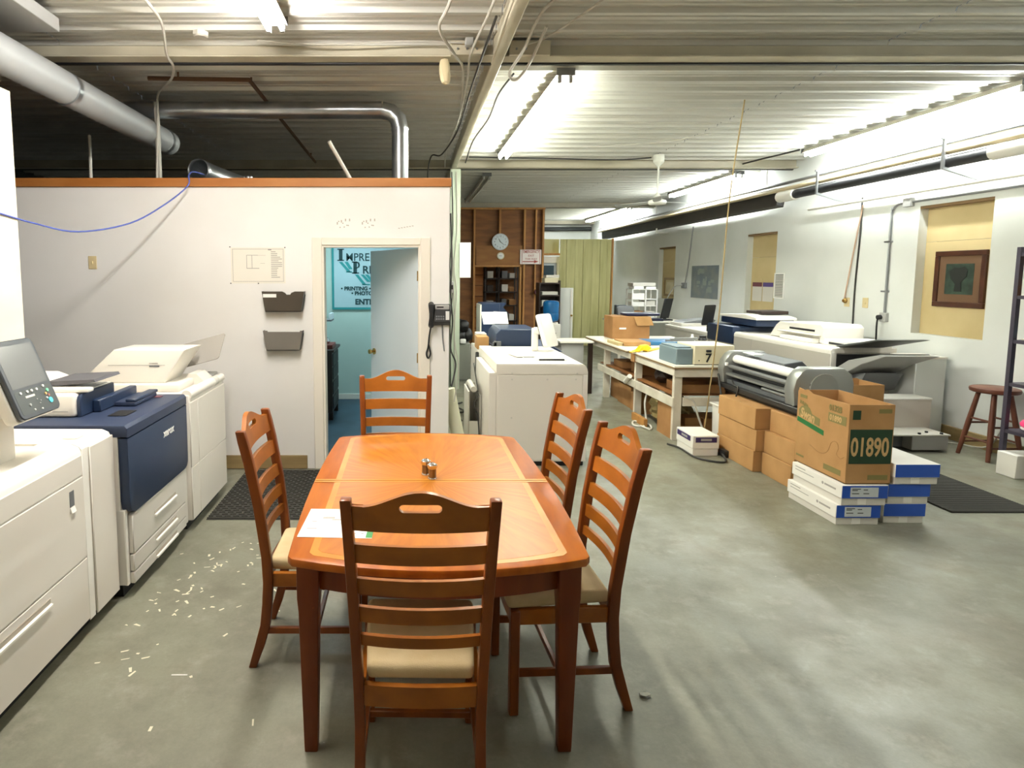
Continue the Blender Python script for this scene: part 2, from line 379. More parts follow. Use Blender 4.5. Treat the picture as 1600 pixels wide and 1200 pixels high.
# stud wall with doorway
SY = 14.62
sw = T('wall_stud', 'bare timber stud wall sheathed with brown plywood', None, (1.6, SY, 0), kind='structure')
P(sw, 'sheathing', box(nb(), -6.4, 1.56, SY+.05, SY+.07, 0, 3.33), M_ply); P(sw, 'sheathing', box(nb(), 1.56, 2.6, SY+.05, SY+.07, 2.0, 3.33), M_ply); P(sw, 'sheathing', box(nb(), 2.6, 3.18, SY+.05, SY+.07, 0, 3.33), M_ply)
P(sw, 'header_board', box(nb(), 1.57, 2.66, SY-.03, SY-.01, 1.99, 2.45), mat('header_ply', '9A6A34', .65, c2='8A5A2A', scale=(2, 2, 8)))
for x in (1.50, 2.10, 2.68, 3.12, .9, .3, -.3):
    P(sw, 'stud', box(nb(), x, x+.045, SY-.04, SY+.05, 0 if x in (1.5, 2.68, 3.12, .9, .3, -.3) else 2.45, 3.29, .003, 1), M_stud)
P(sw, 'stud', box(nb(), 2.60, 2.645, SY-.04, SY+.05, 0, 2.0, .003, 1), M_stud); P(sw, 'stud', box(nb(), 2.95, 2.99, SY-.02, SY+.05, 0, 3.29, .003, 1), M_stud)
P(sw, 'top_plate', box(nb(), -.4, 3.18, SY-.04, SY+.05, 3.29, 3.33, .003, 1), M_stud); P(sw, 'lintel', box(nb(), 1.545, 2.645, SY-.04, SY+.05, 1.95, 1.99, .003, 1), M_stud)
P(sw, 'lower_sheathing', box(nb(), 2.70, 2.95, SY-.03, SY-.01, 0, 1.3), M_ply)
# green boards
gw = T('wall_boards', 'yellow-green vertical boards closing the far bay', None, (4.4, 15.3, 0), kind='structure')
x = 3.72
for i, w in enumerate((.16, .21, .2, .22, .2, .18, .1)):
    P(gw, 'board', box(nb(), x, x+w-.006, 15.3 - .012*(i % 2), 15.33, 0, 2.64, .003, 1), M_green); x += w
P(gw, 'edge_post', box(nb(), x, x+.04, 15.27, 15.36, 0, 2.66, .003, 1), M_stud)
# door beyond
d2 = T('door_2', 'white far door with a dark glass pane', None, (3.55, 15.5, 0), kind='structure')
P(d2, 'frame_upright', box(nb(), 3.22, 3.30, 15.44, 15.54, 0, 2.22), M_trimw); P(d2, 'frame_upright', box(nb(), 3.68, 3.76, 15.44, 15.54, 0, 2.22), M_trimw); P(d2, 'frame_head', box(nb(), 3.30, 3.68, 15.44, 15.54, 2.06, 2.22), M_trimw)
P(d2, 'leaf', box(nb(), 3.30, 3.68, 15.5, 15.53, 0, 2.06), M_doorw); P(d2, 'pane', box(nb(), 3.36, 3.62, 15.49, 15.5, 1.62, 2.0), mat('dark_pane', '274452', .15))
wallbox('wall_high', [(3.2, 3.76, 15.6, 15.7, 2.3, 2.66)], mat('cream_high', 'CFCB9A', .7), 'cream strip of wall above the far door')
S('trim_3', box(nb(), 3.22, 3.76, 15.4, 15.6, 2.25, 2.3), M_stud, 'wooden ledge above the far door', kind='structure')
b = nb(); cyl(b, (-1, 19.85, 3.22), (5.8, 19.85, 3.22), .06, n=10)
S('pipe', b, M_pipeb, 'black pipe along the top of the far end wall', 'pipe')
# middle column
t = T('column', 'pale green steel column beside the office with cables tied down it', None, (.69, 9.52, 0), kind='structure')
P(t, 'flange', box(nb(), .615, .77, 9.43, 9.445, 0, 3.345), mat('column_green', 'C6D0BC', .5, c2='B6C0AC', scale=(3, 3, 1))); P(t, 'flange', box(nb(), .615, .77, 9.585, 9.60, 0, 3.345), MATS['column_green']); P(t, 'web', box(nb(), .685, .70, 9.445, 9.585, 0, 3.345), MATS['column_green'])
for k, (x, m, nm) in enumerate(((.635, M_cabled, 'dark cable hanging down the left edge of the pale green column'), (.70, M_cable, 'grey cable hanging down the middle of the pale green column'))):
    S('cable', tube(nb(), curve([(x, 9.415, 3.3), (x+.02, 9.415, 2.5), (x-.02, 9.415, 1.9), (x+.02, 9.415, 1.5), (x-.01, 9.41, 1.0), (x, 9.40, .05)]), .008, 6), m, nm, 'cable')
# ================================================================== LIGHTS AND CEILING THINGS
def fixture(x, y0, y1, m, label, lit=True):
    t = T('fluorescent_light', label, 'light', (x, (y0+y1)/2, 3.40), group='twin tube ceiling lights')
    P(t, 'housing', prism(nb(), [(x-.035, 3.457), (x+.035, 3.457), (x+.075, 3.402), (x-.075, 3.402)], 'y', y0, y1), mat('fixture_white', 'C9C3B4', .5) if lit else M_cable)
    for s in (-1, 1):
        cyl_ = nb(); cyl(cyl_, (x+s*.045, y0+.05, 3.372), (x+s*.045, y1-.05, 3.372), .019, n=10); P(t, 'tube', cyl_, m if lit else M_pipew)
        for yy in (y0+.03, y1-.03): P(t, 'socket', box(nb(), x+s*.045-.015, x+s*.045+.015, yy-.018, yy+.018, 3.345, 3.402, .003, 1), M_lgrey)
    for yy in (y0, y1): P(t, 'end_cap', box(nb(), x-.076, x+.076, yy-.004, yy+.004, 3.398, 3.457), M_grey)
fixture(-.88, 1.75, 4.24, M_tubew, 'lit ceiling light nearest the cream wall, above the dining table')
fixture(1.29, 5.25, 8.70, M_tubeg, 'lit ceiling light beside the long middle beam')
fixture(5.38, 5.50, 8.52, M_tubec, 'lit ceiling light above the wall with the framed dark picture')
fixture(5.38, .60, 3.60, tube_mat('tube_fill', 'F2F8F6', .22), 'unseen ceiling light added at the near right as fill')  # unseen extra fixture continuing the row, added as weak fill
fixture(5.40, 10.25, 12.9, M_tubec, 'short-looking lit ceiling light beyond the ceiling fan')
fixture(5.40, 15.3, 18.9, M_tubec, 'farthest lit ceiling light near the end wall')
fixture(1.29, 10.45, 13.9, M_tubeg, 'unlit grey ceiling light above the wall clock', lit=False)
# ceiling fan
fx, fy = 3.55, 8.95
t = T('ceiling_fan', 'white three-blade ceiling fan on a rod by the second beam', 'fan', (fx, fy, 2.76))
b = nb(); lathe(b, [(.02, 3.30), (.075, 3.36), (.075, 3.46)], fx, fy, 16); P(t, 'canopy', b, M_fangrey)
b = nb(); cyl(b, (fx, fy, 2.86), (fx, fy, 3.31), .013, n=10); P(t, 'rod', b, M_fangrey)
b = nb(); lathe(b, [(.03, 2.755), (.11, 2.765), (.125, 2.785), (.12, 2.82), (.06, 2.845), (.035, 2.90), (.015, 2.93)], fx, fy, 20); P(t, 'motor', b, M_fangrey)
for k in range(3):
    a = R(8 + 120*k); b = nb(); prism(b, [(.10, -.04), (.22, -.055), (.66, -.065), (.68, 0), (.66, .065), (.22, .055), (.10, .04)], 'z', -.004, .004)
    bmesh.ops.transform(b, matrix=Matrix.Translation((fx, fy, 2.80)) @ Matrix.Rotation(a, 4, 'Z') @ Matrix.Rotation(R(10), 4, 'X'), verts=b.verts[:]); P(t, 'blade', b, M_lgrey)
# ducts over the office
b = nb(); tube(b, [(-2.75, -1.5, 3.20), (-2.6, 2.5, 3.15), (-2.43, 6.35, 3.08)], .118, 20); t = S('round_duct', b, M_duct, 'big pale round duct running above the cream wall', 'duct')
for k, yy in enumerate((.6, 2.6, 4.6, 6.2)):
    x = -2.75 + (yy+1.5)/7.85*.32; z = 3.20 - (yy+1.5)/7.85*.12
    P(t, 'joint_band', tube(nb(), [(x, yy, z), (x+.002, yy+.05, z)], .122, 20), M_galv)
b = nb(); tube(b, curve([(-2.11, 6.25, 2.80), (-2.05, 6.5, 2.78), (-1.9, 6.85, 2.74), (-1.75, 7.1, 2.70)], 4), .115, 18, cap=False)
t = S('duct_elbow', b, M_galv, 'open-ended galvanized duct piece lying on the office lid', 'duct')
m_ = t.modifiers.new('wall', 'SOLIDIFY'); m_.thickness = .006
t = T('galvanized_duct', 'thin galvanized duct that turns down into the office lid', 'duct', (-.09, 5.9, 2.57))
P(t, 'horizontal_run', tube(nb(), [(-2.7, 5.95, 3.30), (-.26, 5.95, 3.30)], .078, 18), M_galv)
P(t, 'elbow', tube(nb(), [(-.26, 5.95, 3.30), (-.17, 5.95, 3.28), (-.11, 5.95, 3.22), (-.09, 5.95, 3.12)], .079, 18), M_galv)
P(t, 'downpipe', tube(nb(), [(-.09, 5.95, 3.12), (-.09, 5.95, 2.56)], .078, 18), M_galv)
for z in (3.12,): P(t, 'joint_band', tube(nb(), [(-.09, 5.95, z-.012), (-.09, 5.95, z+.012)], .083, 18), M_galv)
S('plastic_pipe', tube(nb(), [(-.71, 5.55, 2.93), (-.50, 5.78, 2.56)], .017, 10), M_pipew, 'white plastic pipe leaning on top of the partition', 'pipe')
S('timber_prop', box(nb(), -2.36, -2.33, 5.85, 5.9, 2.56, 3.35), M_cable, 'pale thin prop standing on the office lid beside the round duct', 'prop')
S('timber_prop', cyl(nb(), (-3.0, 5.9, 2.56), (-2.995, 5.9, 3.06), .014, n=8), M_pipew, 'short white prop standing on the office lid far left', 'prop')
t = S('timber_offcut', box(nb(), -3.15, -2.85, 5.75, 6.0, 2.56, 2.60), M_stud, 'pale timber offcut on the office lid far left', 'board'); t.rotation_euler = (0, R(6), 0); t.location.z += .018
S('timber_offcut', box(nb(), -1.55, -1.3, 6.2, 6.5, 2.56, 2.66), M_stud, 'timber block on the office lid behind the white pipe', 'board')
b = nb(); cyl(b, (-1.62, 6.3, 2.56), (-1.62, 6.3, 2.74), .045, n=12); S('tin_can', b, M_steel, 'small metal can on the office lid', 'can')
b = nb(); tube(b, [(-2.2, 5.35, 3.405), (-1.36, 5.39, 3.405), (-1.38, 9.2, 3.405)], .018, 8)
t = S('conduit', b, M_rust, 'rusty brown conduit turning along the ceiling over the office', 'pipe')
for x, y in ((-1.95, 5.36), (-1.37, 5.5), (-1.38, 8.8)): P(t, 'hanger', box(nb(), x-.008, x+.008, y-.004, y+.004, 3.405, 3.46), M_rust)
b = nb(); box(b, -3.0, -2.32, .5, 4.25, 3.36, 3.45, .004, 1); S('sheet_metal_duct', b, M_lgrey, 'flat grey sheet metal duct under the ceiling above the cream wall', 'duct')
b = nb(); lathe(b, [(.045, 3.42), (.055, 3.43), (.055, 3.457)], -1.47, 4.5, 8); S('junction_box', b, M_cable, 'small grey round box on the ceiling ribs left of the table light', 'box')
# things on the nearest beam
for x0, x1, nm in ((.30, .545, 'pale steel bracket on the left side of the middle beam'), (.73, 1.03, 'pale steel bracket on the right side of the middle beam')):
    t = T('beam_bracket', nm, 'bracket', ((x0+x1)/2, 4.68, 3.36)); P(t, 'plate', box(nb(), x0, x1, 4.66, 4.70, 3.36, 3.46, .003, 1), M_beam)
    for k in range(3): P(t, 'bolt', cyl(nb(), (x0+.05+k*.07, 4.652, 3.40), (x0+.05+k*.07, 4.66, 3.40), .008, n=6), M_steel)
b = nb(); box(b, .40, .46, 4.58, 4.64, 3.40, 3.455, .006, 1); S('junction_box', b, M_lgrey, 'small grey junction box on the nearest beam, left of the middle beam', 'box')
t = T('wrapped_lamp', 'cream cloth-wrapped bundle hanging from the nearest cross beam', 'lamp', (.265, 4.76, 3.18))
b = nb(); tube(b, [(.265, 4.76, 3.355), (.262, 4.76, 3.33), (.262, 4.765, 3.28), (.268, 4.76, 3.23), (.275, 4.755, 3.195), (.278, 4.755, 3.18)], [.030, .042, .044, .038, .030, .016], 10)
for v in b.verts: v.co += Vector((random.uniform(-.005, .005), random.uniform(-.005, .005), random.uniform(-.004, .004)))
P(t, 'wrap', b, mat('cloth_cream', 'D8C9A4', .9)); P(t, 'hook', tube(nb(), [(.265, 4.77, 3.35), (.265, 4.77, 3.36)], .006, 6), M_steel)
def cable(pts, r, m, label, n=6): return S('cable', tube(nb(), curve(pts), r, n), m, label, 'cable')
Zr = 3.452
cable([(-1.62, 3.65, Zr), (-1.62, 4.0, 3.435), (-1.66, 4.3, 3.43), (-1.75, 4.60, 3.34), (-1.79, 4.83, 3.33), (-1.95, 5.2, 3.35), (-2.29, 5.78, 3.40), (-2.31, 5.80, 3.2), (-2.345, 5.80, 2.57)], .010, M_cable, 'pale cable drooping from the ceiling left of the table light')
cable([(-1.1, 4.62, 3.445), (-.6, 4.63, 3.42), (0, 4.62, 3.44), (.38, 4.63, 3.43)], .006, M_cable, 'thin pale cable running along the nearest cross beam')
cable([(.30, 3.5, Zr), (.24, 4.0, 3.42), (.20, 4.3, 3.40), (.33, 4.6, 3.33), (.42, 5.0, 3.35), (.5, 6.2, 3.34)], .011, M_cable, 'pale looping cable left of the middle beam')
cable([(.53, 3.2, 3.37), (.49, 4.0, 3.37), (.44, 4.6, 3.34), (.47, 5.2, 3.33), (.50, 6.5, 3.34), (.47, 8.0, 3.36), (.52, 9.3, 3.35)], .009, M_cable, 'white cable tied along the left edge of the middle beam')
cable([(.54, 4.0, 3.36), (.52, 5.2, 3.33), (.53, 7.0, 3.35), (.42, 8.3, 3.34), (.30, 8.6, 3.38), (.26, 9.0, 3.2), (.28, 9.3, 2.8)], .009, M_cabled, 'dark cable tied along the left edge of the middle beam')
cable([(1.0, 3.0, Zr), (.93, 3.7, 3.43), (.84, 4.1, 3.42), (.80, 4.5, 3.33), (.76, 4.85, 3.29), (.83, 4.95, 3.27), (.90, 4.75, 3.34), (.92, 4.3, 3.42)], .011, M_cable, 'grey cable looped right of the middle beam')
cable([(1.35, 3.2, Zr), (1.2, 3.9, 3.44), (.98, 4.5, 3.43), (.86, 4.62, 3.42)], .008, M_cable, 'thin white cable curving to the right bracket')
cable([(.80, 4.9, 3.3), (.78, 5.6, 3.34), (.82, 6.6, 3.38), (.76, 7.6, 3.36), (.80, 9.0, 3.36)], .008, M_cabled, 'dark cable hanging along the right edge of the middle beam')
cable([(.85, 9.0, 3.44), (1.9, 9.1, 3.44), (3.0, 9.15, 3.43), (3.5, 9.1, 3.45)], .010, M_cabled, 'dark cable along the second beam to the ceiling fan')
cable([(5.3, 8.55, Zr), (5.0, 9.6, 3.42), (5.2, 10.0, 3.38), (5.38, 10.2, 3.43)], .012, M_cabled, 'dark sagging cable between two right-hand ceiling lights')
cable([(2.35, 8.3, 3.44), (3.2, 8.0, 3.44), (3.6, 7.6, 3.45)], .007, M_cable, 'pale wire across the ceiling before the fan')
# tube and pipe run above the right wall
t = T('pipe_run', 'bundle of grey, cream and black pipes hung along the right wall', 'pipes', (5.50, 9, 2.72))
P(t, 'grey_pipe', cyl(nb(), (5.50, 2.0, 3.095), (5.50, 18, 3.095), .023, n=10), M_steel); P(t, 'cream_pipe', cyl(nb(), (5.48, 2.0, 3.008), (5.48, 18, 3.008), .030, n=10), M_pipet)
P(t, 'black_pipe', cyl(nb(), (5.50, 2.0, 2.908), (5.50, 9.05, 2.908), .062, n=14), M_pipeb)
P(t, 'coupling', cyl(nb(), (5.50, 5.43, 2.908), (5.50, 5.92, 2.908), .074, n=14), M_pipew); P(t, 'coupling', cyl(nb(), (5.50, 8.9, 2.908), (5.50, 9.27, 2.908), .082, n=14), M_pipew); P(t, 'coupling', cyl(nb(), (5.50, 5.59, 2.985), (5.50, 5.63, 3.01), .03, n=10), M_red)
P(t, 'white_pipe', tube(nb(), [(5.76, 3.0, 2.70), (5.76, 9.0, 2.70)], .020, 8), M_pipew); P(t, 'white_pipe', tube(nb(), [(5.66, 4.8, 2.80), (5.66, 5.58, 2.80), (5.68, 5.70, 2.75), (5.76, 5.80, 2.71)], .018, 8), M_pipew)
for y in (4.43, 6.38, 8.33): P(t, 'strap', prism(nb(), [(5.40, 3.13), (5.42, 3.13), (5.42, 2.835), (5.80, 2.72), (5.80, 2.74), (5.44, 2.855), (5.44, 3.15), (5.40, 3.15)], 'y', y, y+.03), M_steel)
for y in (4.87, 9.64, 13.9, 17.9): P(t, 'hanger_rod', cyl(nb(), (5.50, y, 3.10), (5.50, y, 3.46), .008, n=6), M_pipew)
t = T('cable_trough', 'long dark cable trough with a pale upper lip along the right wall', 'trough', (5.55, 12, 2.73))
P(t, 'trough', prism(nb(), [(5.53, 3.01), (5.54, 2.80), (5.65, 2.78), (5.68, 2.98), (5.665, 2.98), (5.64, 2.80), (5.555, 2.815), (5.545, 3.01)], 'y', 9.43, 17.9), mat('trough_dark', '2E2A26', .6)); P(t, 'lip', box(nb(), 5.518, 5.545, 9.43, 17.9, 2.995, 3.06, .003, 1), M_pipew)
P(t, 'bracket', prism(nb(), [(5.52, 2.80), (5.52, 2.69), (5.80, 2.69), (5.80, 2.71), (5.54, 2.71), (5.54, 2.80)], 'y', 13.9, 13.94), M_pipew)
b = nb(); tube(b, [(5.36, 4.95, 3.03), (5.36, 4.95, 3.05), (5.36, 4.95, 3.12), (5.36, 4.95, 3.16), (5.36, 4.95, 3.46)], [.012, .020, .020, .006, .004], 8)
S('pull_chain', b, M_pipew, 'white pull chain hanging from the ceiling by the right wall light', 'chain')
# tan cord from the ceiling to the bench end
cable([(3.25, 6.15, 3.45), (3.175, 6.2, 2.5), (3.13, 6.2, 1.4), (3.07, 6.2, .6), (3.02, 6.2, .02)], .0065, M_cord, 'long tan cord hanging from the ceiling past the bench end')
cable([(-2.06, 6.3, 2.76), (-1.98, 5.75, 2.70), (-1.91, 5.42, 2.615), (-1.9, 5.36, 2.52), (-2.03, 5.2, 2.35), (-2.2, 4.9, 2.165), (-2.4, 4.5, 2.07), (-2.485, 4.1, 2.10), (-2.49, 3.8, 2.13), (-2.49, 3.0, 2.2)], .006, M_bluec, 'thin blue cable drooping across the partition to the cream wall')

# ================================================================== THINGS ON THE PARTITION
t = T('switch_plate', 'ivory blank switch plate high on the partition at the left', 'switch', (-2.80, PY, 1.80))
P(t, 'plate', box(nb(), -2.84, -2.765, PY-.006, PY, 1.81, 1.925, .003, 1), M_plate); P(t, 'toggle', box(nb(), -2.808, -2.797, PY-.014, PY-.006, 1.855, 1.88, .002, 1), M_plate)
t = T('floor_plan_drawing', 'pale printed building plan pinned to the partition above the file pockets', 'paper', (-1.34, PY, 1.69))
P(t, 'sheet', box(nb(), -1.58, -1.10, PY-.002, PY, 1.685, 2.0), mat('plan_paper', 'EFEADD', .8), False)
b = nb(); y0, y1 = PY-.003, PY-.002
for x0, x1, z0, z1 in ((-1.565, -1.115, 1.985, 1.988), (-1.565, -1.115, 1.700, 1.703), (-1.565, -1.562, 1.70, 1.988), (-1.118, -1.115, 1.70, 1.988), (-1.44, -1.34, 1.93, 1.934), (-1.44, -1.33, 1.815, 1.820), (-1.442, -1.438, 1.815, 1.934), (-1.395, -1.391, 1.82, 1.93), (-1.34, -1.27, 1.93, 1.932), (-1.32, -1.28, 1.86, 1.862), (-1.25, -1.22, 1.985, 1.975)): box(b, x0, x1, y0, y1, z0, z1)
for k in range(15): box(b, -1.225, -1.225 + random.uniform(.04, .1), y0, y1, 1.96-.016*k, 1.966-.016*k)
P(t, 'printed_lines', b, M_inkl, False)
for x, z in ((-1.585, 2.005), (-1.585, 1.685), (-1.34, 1.685), (-1.10, 2.0)): P(t, 'pin', cyl(nb(), (x, PY-.008, z), (x, PY, z), .005, n=8), M_dark)
def pocket(x0, x1, zt, zb, m, label, notch, tag_):
    t = T('file_pocket', label, 'file holder', ((x0+x1)/2, PY, zb)); w = (x1-x0); i = .028
    pts = [(x0, zt), (x0+i, zb), (x1-i, zb), (x1, zt)]
    if notch: pts += [(x1-.08, zt), (x1-.11, zt-.012), (x1-.125, zt-.035), (x1-.145, zt-.035), (x1-.165, zt-.012), (x1-.19, zt)]
    else: pts = [(x0, zt), (x0+i, zb), (x1-i, zb), (x1, zt), (x1-.02, zt), (x1-.022, zt-.01), (x0+.042, zt-.01), (x0+.04, zt)]
    P(t, 'front', prism(nb(), pts, 'y', PY-.085, PY-.081), m, False)
    P(t, 'back', prism(nb(), [(x0, zt-.03), (x0+i, zb), (x1-i, zb), (x1, zt-.03)], 'y', PY-.004, PY), M_dark, False)
    for a, c0 in ((x0, x0+i), (x1, x1-i)):
        b = nb(); A = [b.verts.new(p) for p in ((a, PY-.084, zt), (a, PY, zt), (c0, PY, zb), (c0, PY-.084, zb))]; b.faces.new(A); P(t, 'side', b, M_dark, False)
    P(t, 'bottom', box(nb(), x0+i, x1-i, PY-.085, PY, zb, zb+.006), M_dark, False)
    if tag_: P(t, 'tag', box(nb(), x0+.012, x0+.128, PY-.0875, PY-.085, zt-.052, zt-.022), M_paper, False, label='white paper tag')
pocket(-1.295, -.925, 1.615, 1.437, M_smoke, 'dark smoked plastic file pocket with a finger notch, upper of two', True, True)
pocket(-1.292, -.945, 1.27, 1.095, M_smoke2, 'grey smoked plastic file pocket, lower of two', False, False)
# wall phone
t = T('wall_phone', 'black desk-style telephone mounted on the partition right of the doorway', 'telephone', (.265, PY, 1.30))
P(t, 'base', prism(nb(), [(PY, 1.315), (PY-.03, 1.315), (PY-.075, 1.35), (PY-.035, 1.50), (PY, 1.50)], 'x', .195, .362, .004, 1), M_dark)
P(t, 'handset', tube(nb(), [(.19, PY-.045, 1.50), (.19, PY-.075, 1.49), (.19, PY-.085, 1.42), (.19, PY-.085, 1.38), (.19, PY-.075, 1.325), (.19, PY-.045, 1.315)], [.026, .026, .018, .018, .026, .026], 10), M_dark)
P(t, 'display', box(nb(), .225, .35, PY-.054, PY-.036, 1.455, 1.495, .003, 1), M_lgrey); P(t, 'display_window', box(nb(), .24, .30, PY-.056, PY-.053, 1.47, 1.482), M_dark)
P(t, 'index_card', box(nb(), .318, .35, PY-.078, PY-.05, 1.365, 1.44), M_paper)
b = nb()
for i in range(4):
    for j in range(4): box(b, .232+i*.02, .246+i*.02, PY-.075+.010*j, PY-.055+.010*j, 1.365+j*.021, 1.38+j*.021)
P(t, 'keys', b, M_grey, False, kind='stuff')
P(t, 'curly_cord', tube(nb(), curve([(.19, PY-.05, 1.315), (.175, PY-.03, 1.22), (.165, PY-.03, 1.12), (.15, PY-.03, 1.06), (.165, PY-.03, 1.02), (.185, PY-.03, 1.06), (.17, PY-.03, 1.14)]), .008, 6), M_dark)
P(t, 'line_cord', tube(nb(), curve([(.29, PY-.01, 1.32), (.295, PY-.01, 1.2), (.31, PY-.01, 1.08)]), .006, 6), M_grey)
# pencilled marks above the door
b = nb()
for cx, cz in ((-.58, 2.20), (-.36, 2.20)):
    for k in range(10):
        x, z = cx - .06 + .012*k, cz + .03*math.sin(k*2.3); box(b, x, x+.010, PY-.0012, PY+.001, z, z+.010+.012*(k % 3 == 0))
for k in range(6): box(b, -.10+k*.024, -.085+k*.024, PY-.0012, PY+.001, 2.165+k*.004, 2.171+k*.004)
S('scuff_marks', b, mat('scuff', 'B9B2A6', .9), 'faint scuffs on the partition above the doorway', 'marks', kind='stuff', smooth=False)
# things at the partition's right edge
cable([(.362, 5.50, 2.3), (.375, 5.50, 1.9), (.366, 5.5, 1.6), (.385, 5.50, 1.35), (.37, 5.5, 1.1), (.42, 5.55, .95), (.38, 5.5, .75)], .008, M_cabled, 'black cable running down the right edge of the partition')
cable([(.372, 5.56, 2.2), (.40, 5.55, 1.5), (.41, 5.55, 1.15), (.45, 5.6, .9), (.41, 5.55, .6)], .006, M_cable, 'grey cable hanging beside the partition edge')
t = T('outlet_box', 'grey metal outlet box on the partition edge behind the telephone', 'outlet', (.375, 5.53, 1.58)); P(t, 'box', box(nb(), .353, .395, 5.50, 5.58, 1.60, 1.70, .004, 1), M_lgrey); P(t, 'socket', box(nb(), .36, .388, 5.496, 5.5, 1.63, 1.67), M_dark)
b = nb(); tube(b, [(.50, 5.62, .012), (.36, 5.66, .70)], .062, 18); S('leaning_roll', b, mat('roll_ivory', 'D9D8BE', .6), 'ivory paper roll leaning against the partition edge', 'roll')
t = S('wall_notice', box(nb(), .78, .95, 9.36, 9.365, 1.72, 2.25), M_paper, 'white sheet pinned beside the green column', 'paper', smooth=False)
t.location.y = 9.41; t.location.x -= .02
# ================================================================== OFFICE THINGS
t = T('printing_sign', 'pale blue signboard with dark green lettering on the office rear wall', 'sign', (-.4, 8.58, 1.28))
P(t, 'board', box(nb(), -1.08, .2, 8.575, 8.6, 1.28, 2.3), M_signw, False)
P(t, 'border', box(nb(), -1.08, -1.05, 8.57, 8.575, 1.28, 2.3), M_signt, False); P(t, 'border', box(nb(), -1.05, .2, 8.57, 8.575, 1.28, 1.31), M_signt, False)
def cap(x, z, h, s): # big first letters with slab serifs
    w = h*.56; st = h*.30; b = nb(); y0, y1 = 8.568, 8.573
    if s == 'I':
        box(b, x+w/2-st/2, x+w/2+st/2, y0, y1, z, z+h); box(b, x, x+w, y0, y1, z, z+h*.09); box(b, x, x+w, y0, y1, z+h*.91, z+h)
    else:
        box(b, x+.02, x+.02+st, y0, y1, z, z+h); box(b, x, x+st+.05, y0, y1, z, z+h*.09); box(b, x, x+w*.8, y0, y1, z+h*.91, z+h); box(b, x+.03, x+w*.8, y0, y1, z+h*.42, z+h*.5)
        prism(b, [(x+w*.7, z+h*.42), (x+w*1.1, z+h*.5), (x+w*1.22, z+h*.7), (x+w*1.1, z+h*.92), (x+w*.7, z+h), (x+w*.7, z+h*.9), (x+w*.88, z+h*.84), (x+w*.94, z+h*.7), (x+w*.88, z+h*.57), (x+w*.7, z+h*.5)], 'y', y0, y1)
    P(t, 'lettering', b, M_signd, False)
cap(-1.0, 1.955, .165, 'I'); cap(-.80, 1.78, .165, 'P')
txt(t, 'MPRE', .15, M_signd, (-.885, 8.568, 1.955), FACE_CAM, bold=.0015, sx=.92); txt(t, 'RI', .15, M_signd, (-.655, 8.568, 1.78), FACE_CAM, bold=.0035)
b = nb()
for x, z, dx, dz in ((-.98, 1.94, .13, -.14), (-.90, 1.94, .07, -.1), (-.76, 1.765, .12, -.14), (-.68, 1.765, .1, -.1), (-.62, 1.765, .1, -.11)):
    prism(b, [(x, z), (x+.045, z), (x+dx+.04, z+dz), (x+dx-.01, z+dz)], 'y', 8.569, 8.572)
box(b, -.88, -.80, 8.569, 8.572, 1.795, 1.81); box(b, -.66, -.55, 8.569, 8.572, 1.62, 1.635)
P(t, 'shadow_lettering', b, M_signt, False)
txt(t, '\u2022 PRINTING \u2022', .072, M_signd, (-.955, 8.568, 1.548), FACE_CAM, bold=.003); txt(t, '\u2022 PHOTO', .072, M_signd, (-.81, 8.568, 1.482), FACE_CAM, bold=.003); txt(t, 'ENTE', .105, M_signd, (-.76, 8.568, 1.352), FACE_CAM, bold=.004)
t = T('dark_dresser', 'dark wooden dresser against the left wall inside the office', 'dresser', (-1.07, 7.6, .006))
P(t, 'carcass', box(nb(), -1.195, -.93, 7.3, 7.9, .10, .84, .004, 1), M_desk); P(t, 'top', box(nb(), -1.195, -.90, 7.25, 7.92, .84, .87, .004, 1), M_desk)
for z in (.14, .32, .50, .66): P(t, 'drawer', box(nb(), -.93, -.92, 7.34, 7.86, z, z+.15, .003, 1), M_black)
for y in (7.32, 7.84): P(t, 'leg', box(nb(), -.98, -.93, y, y+.05, .006, .10), M_desk)
S('wooden_tray', box(nb(), -1.15, -.93, 7.35, 7.7, .87, .92, .004, 1), M_redbox, 'reddish wooden box on the office dresser', 'box')
b = nb(); lathe(b, [(.03, .92), (.045, .95), (.03, .99), (.01, 1.0)], -1.02, 7.5, 10); S('silver_cup', b, M_chrome, 'small shiny cup on the reddish box in the office', 'cup')
t = T('wall_shelf', 'small pale shelf unit on the office left wall', 'shelf', (-1.12, 8.0, 1.17)); P(t, 'shelf_board', box(nb(), -1.2, -1.0, 7.8, 8.1, 1.17, 1.19), M_grey); P(t, 'shelf_side', box(nb(), -1.03, -1.0, 7.8, 8.1, 1.19, 1.27), M_doorw)
# ================================================================== DINING TABLE AND CHAIRS
TX, TYc = .105, 2.94
t = T('dining_table', 'orange wooden dining table with a sunburst veneer top and tapered legs', 'table', (TX, TYc, 0))
def outline(ins, s, end=0):   # one half of the top, s=-1 near half, +1 far half
    W0, W1, L0, L1 = (.545, .575, .835, .925) if not ins else (.57-ins, .57-ins, .845-end, .925-end)
    pts = [(-W1, .002*s), (W1, .002*s)]
    for k in range(1, 7): u = k/6; pts.append((W1+(W0-W1)*u*u, s*L0*u*.97))
    pts.append((W0-.018, s*L0*1.0))
    for k in range(1, 10): u = 1-k/5; pts.append((W0*u*.97, s*(L0+(L1-L0)*(1-u*u))))
    pts.append((-W0+.018, s*L0))
    for k in range(6, 0, -1): u = k/6; pts.append((-(W1+(W0-W1)*u*u), s*L0*u*.97))
    return [(x+TX, y+TYc) for x, y in pts]
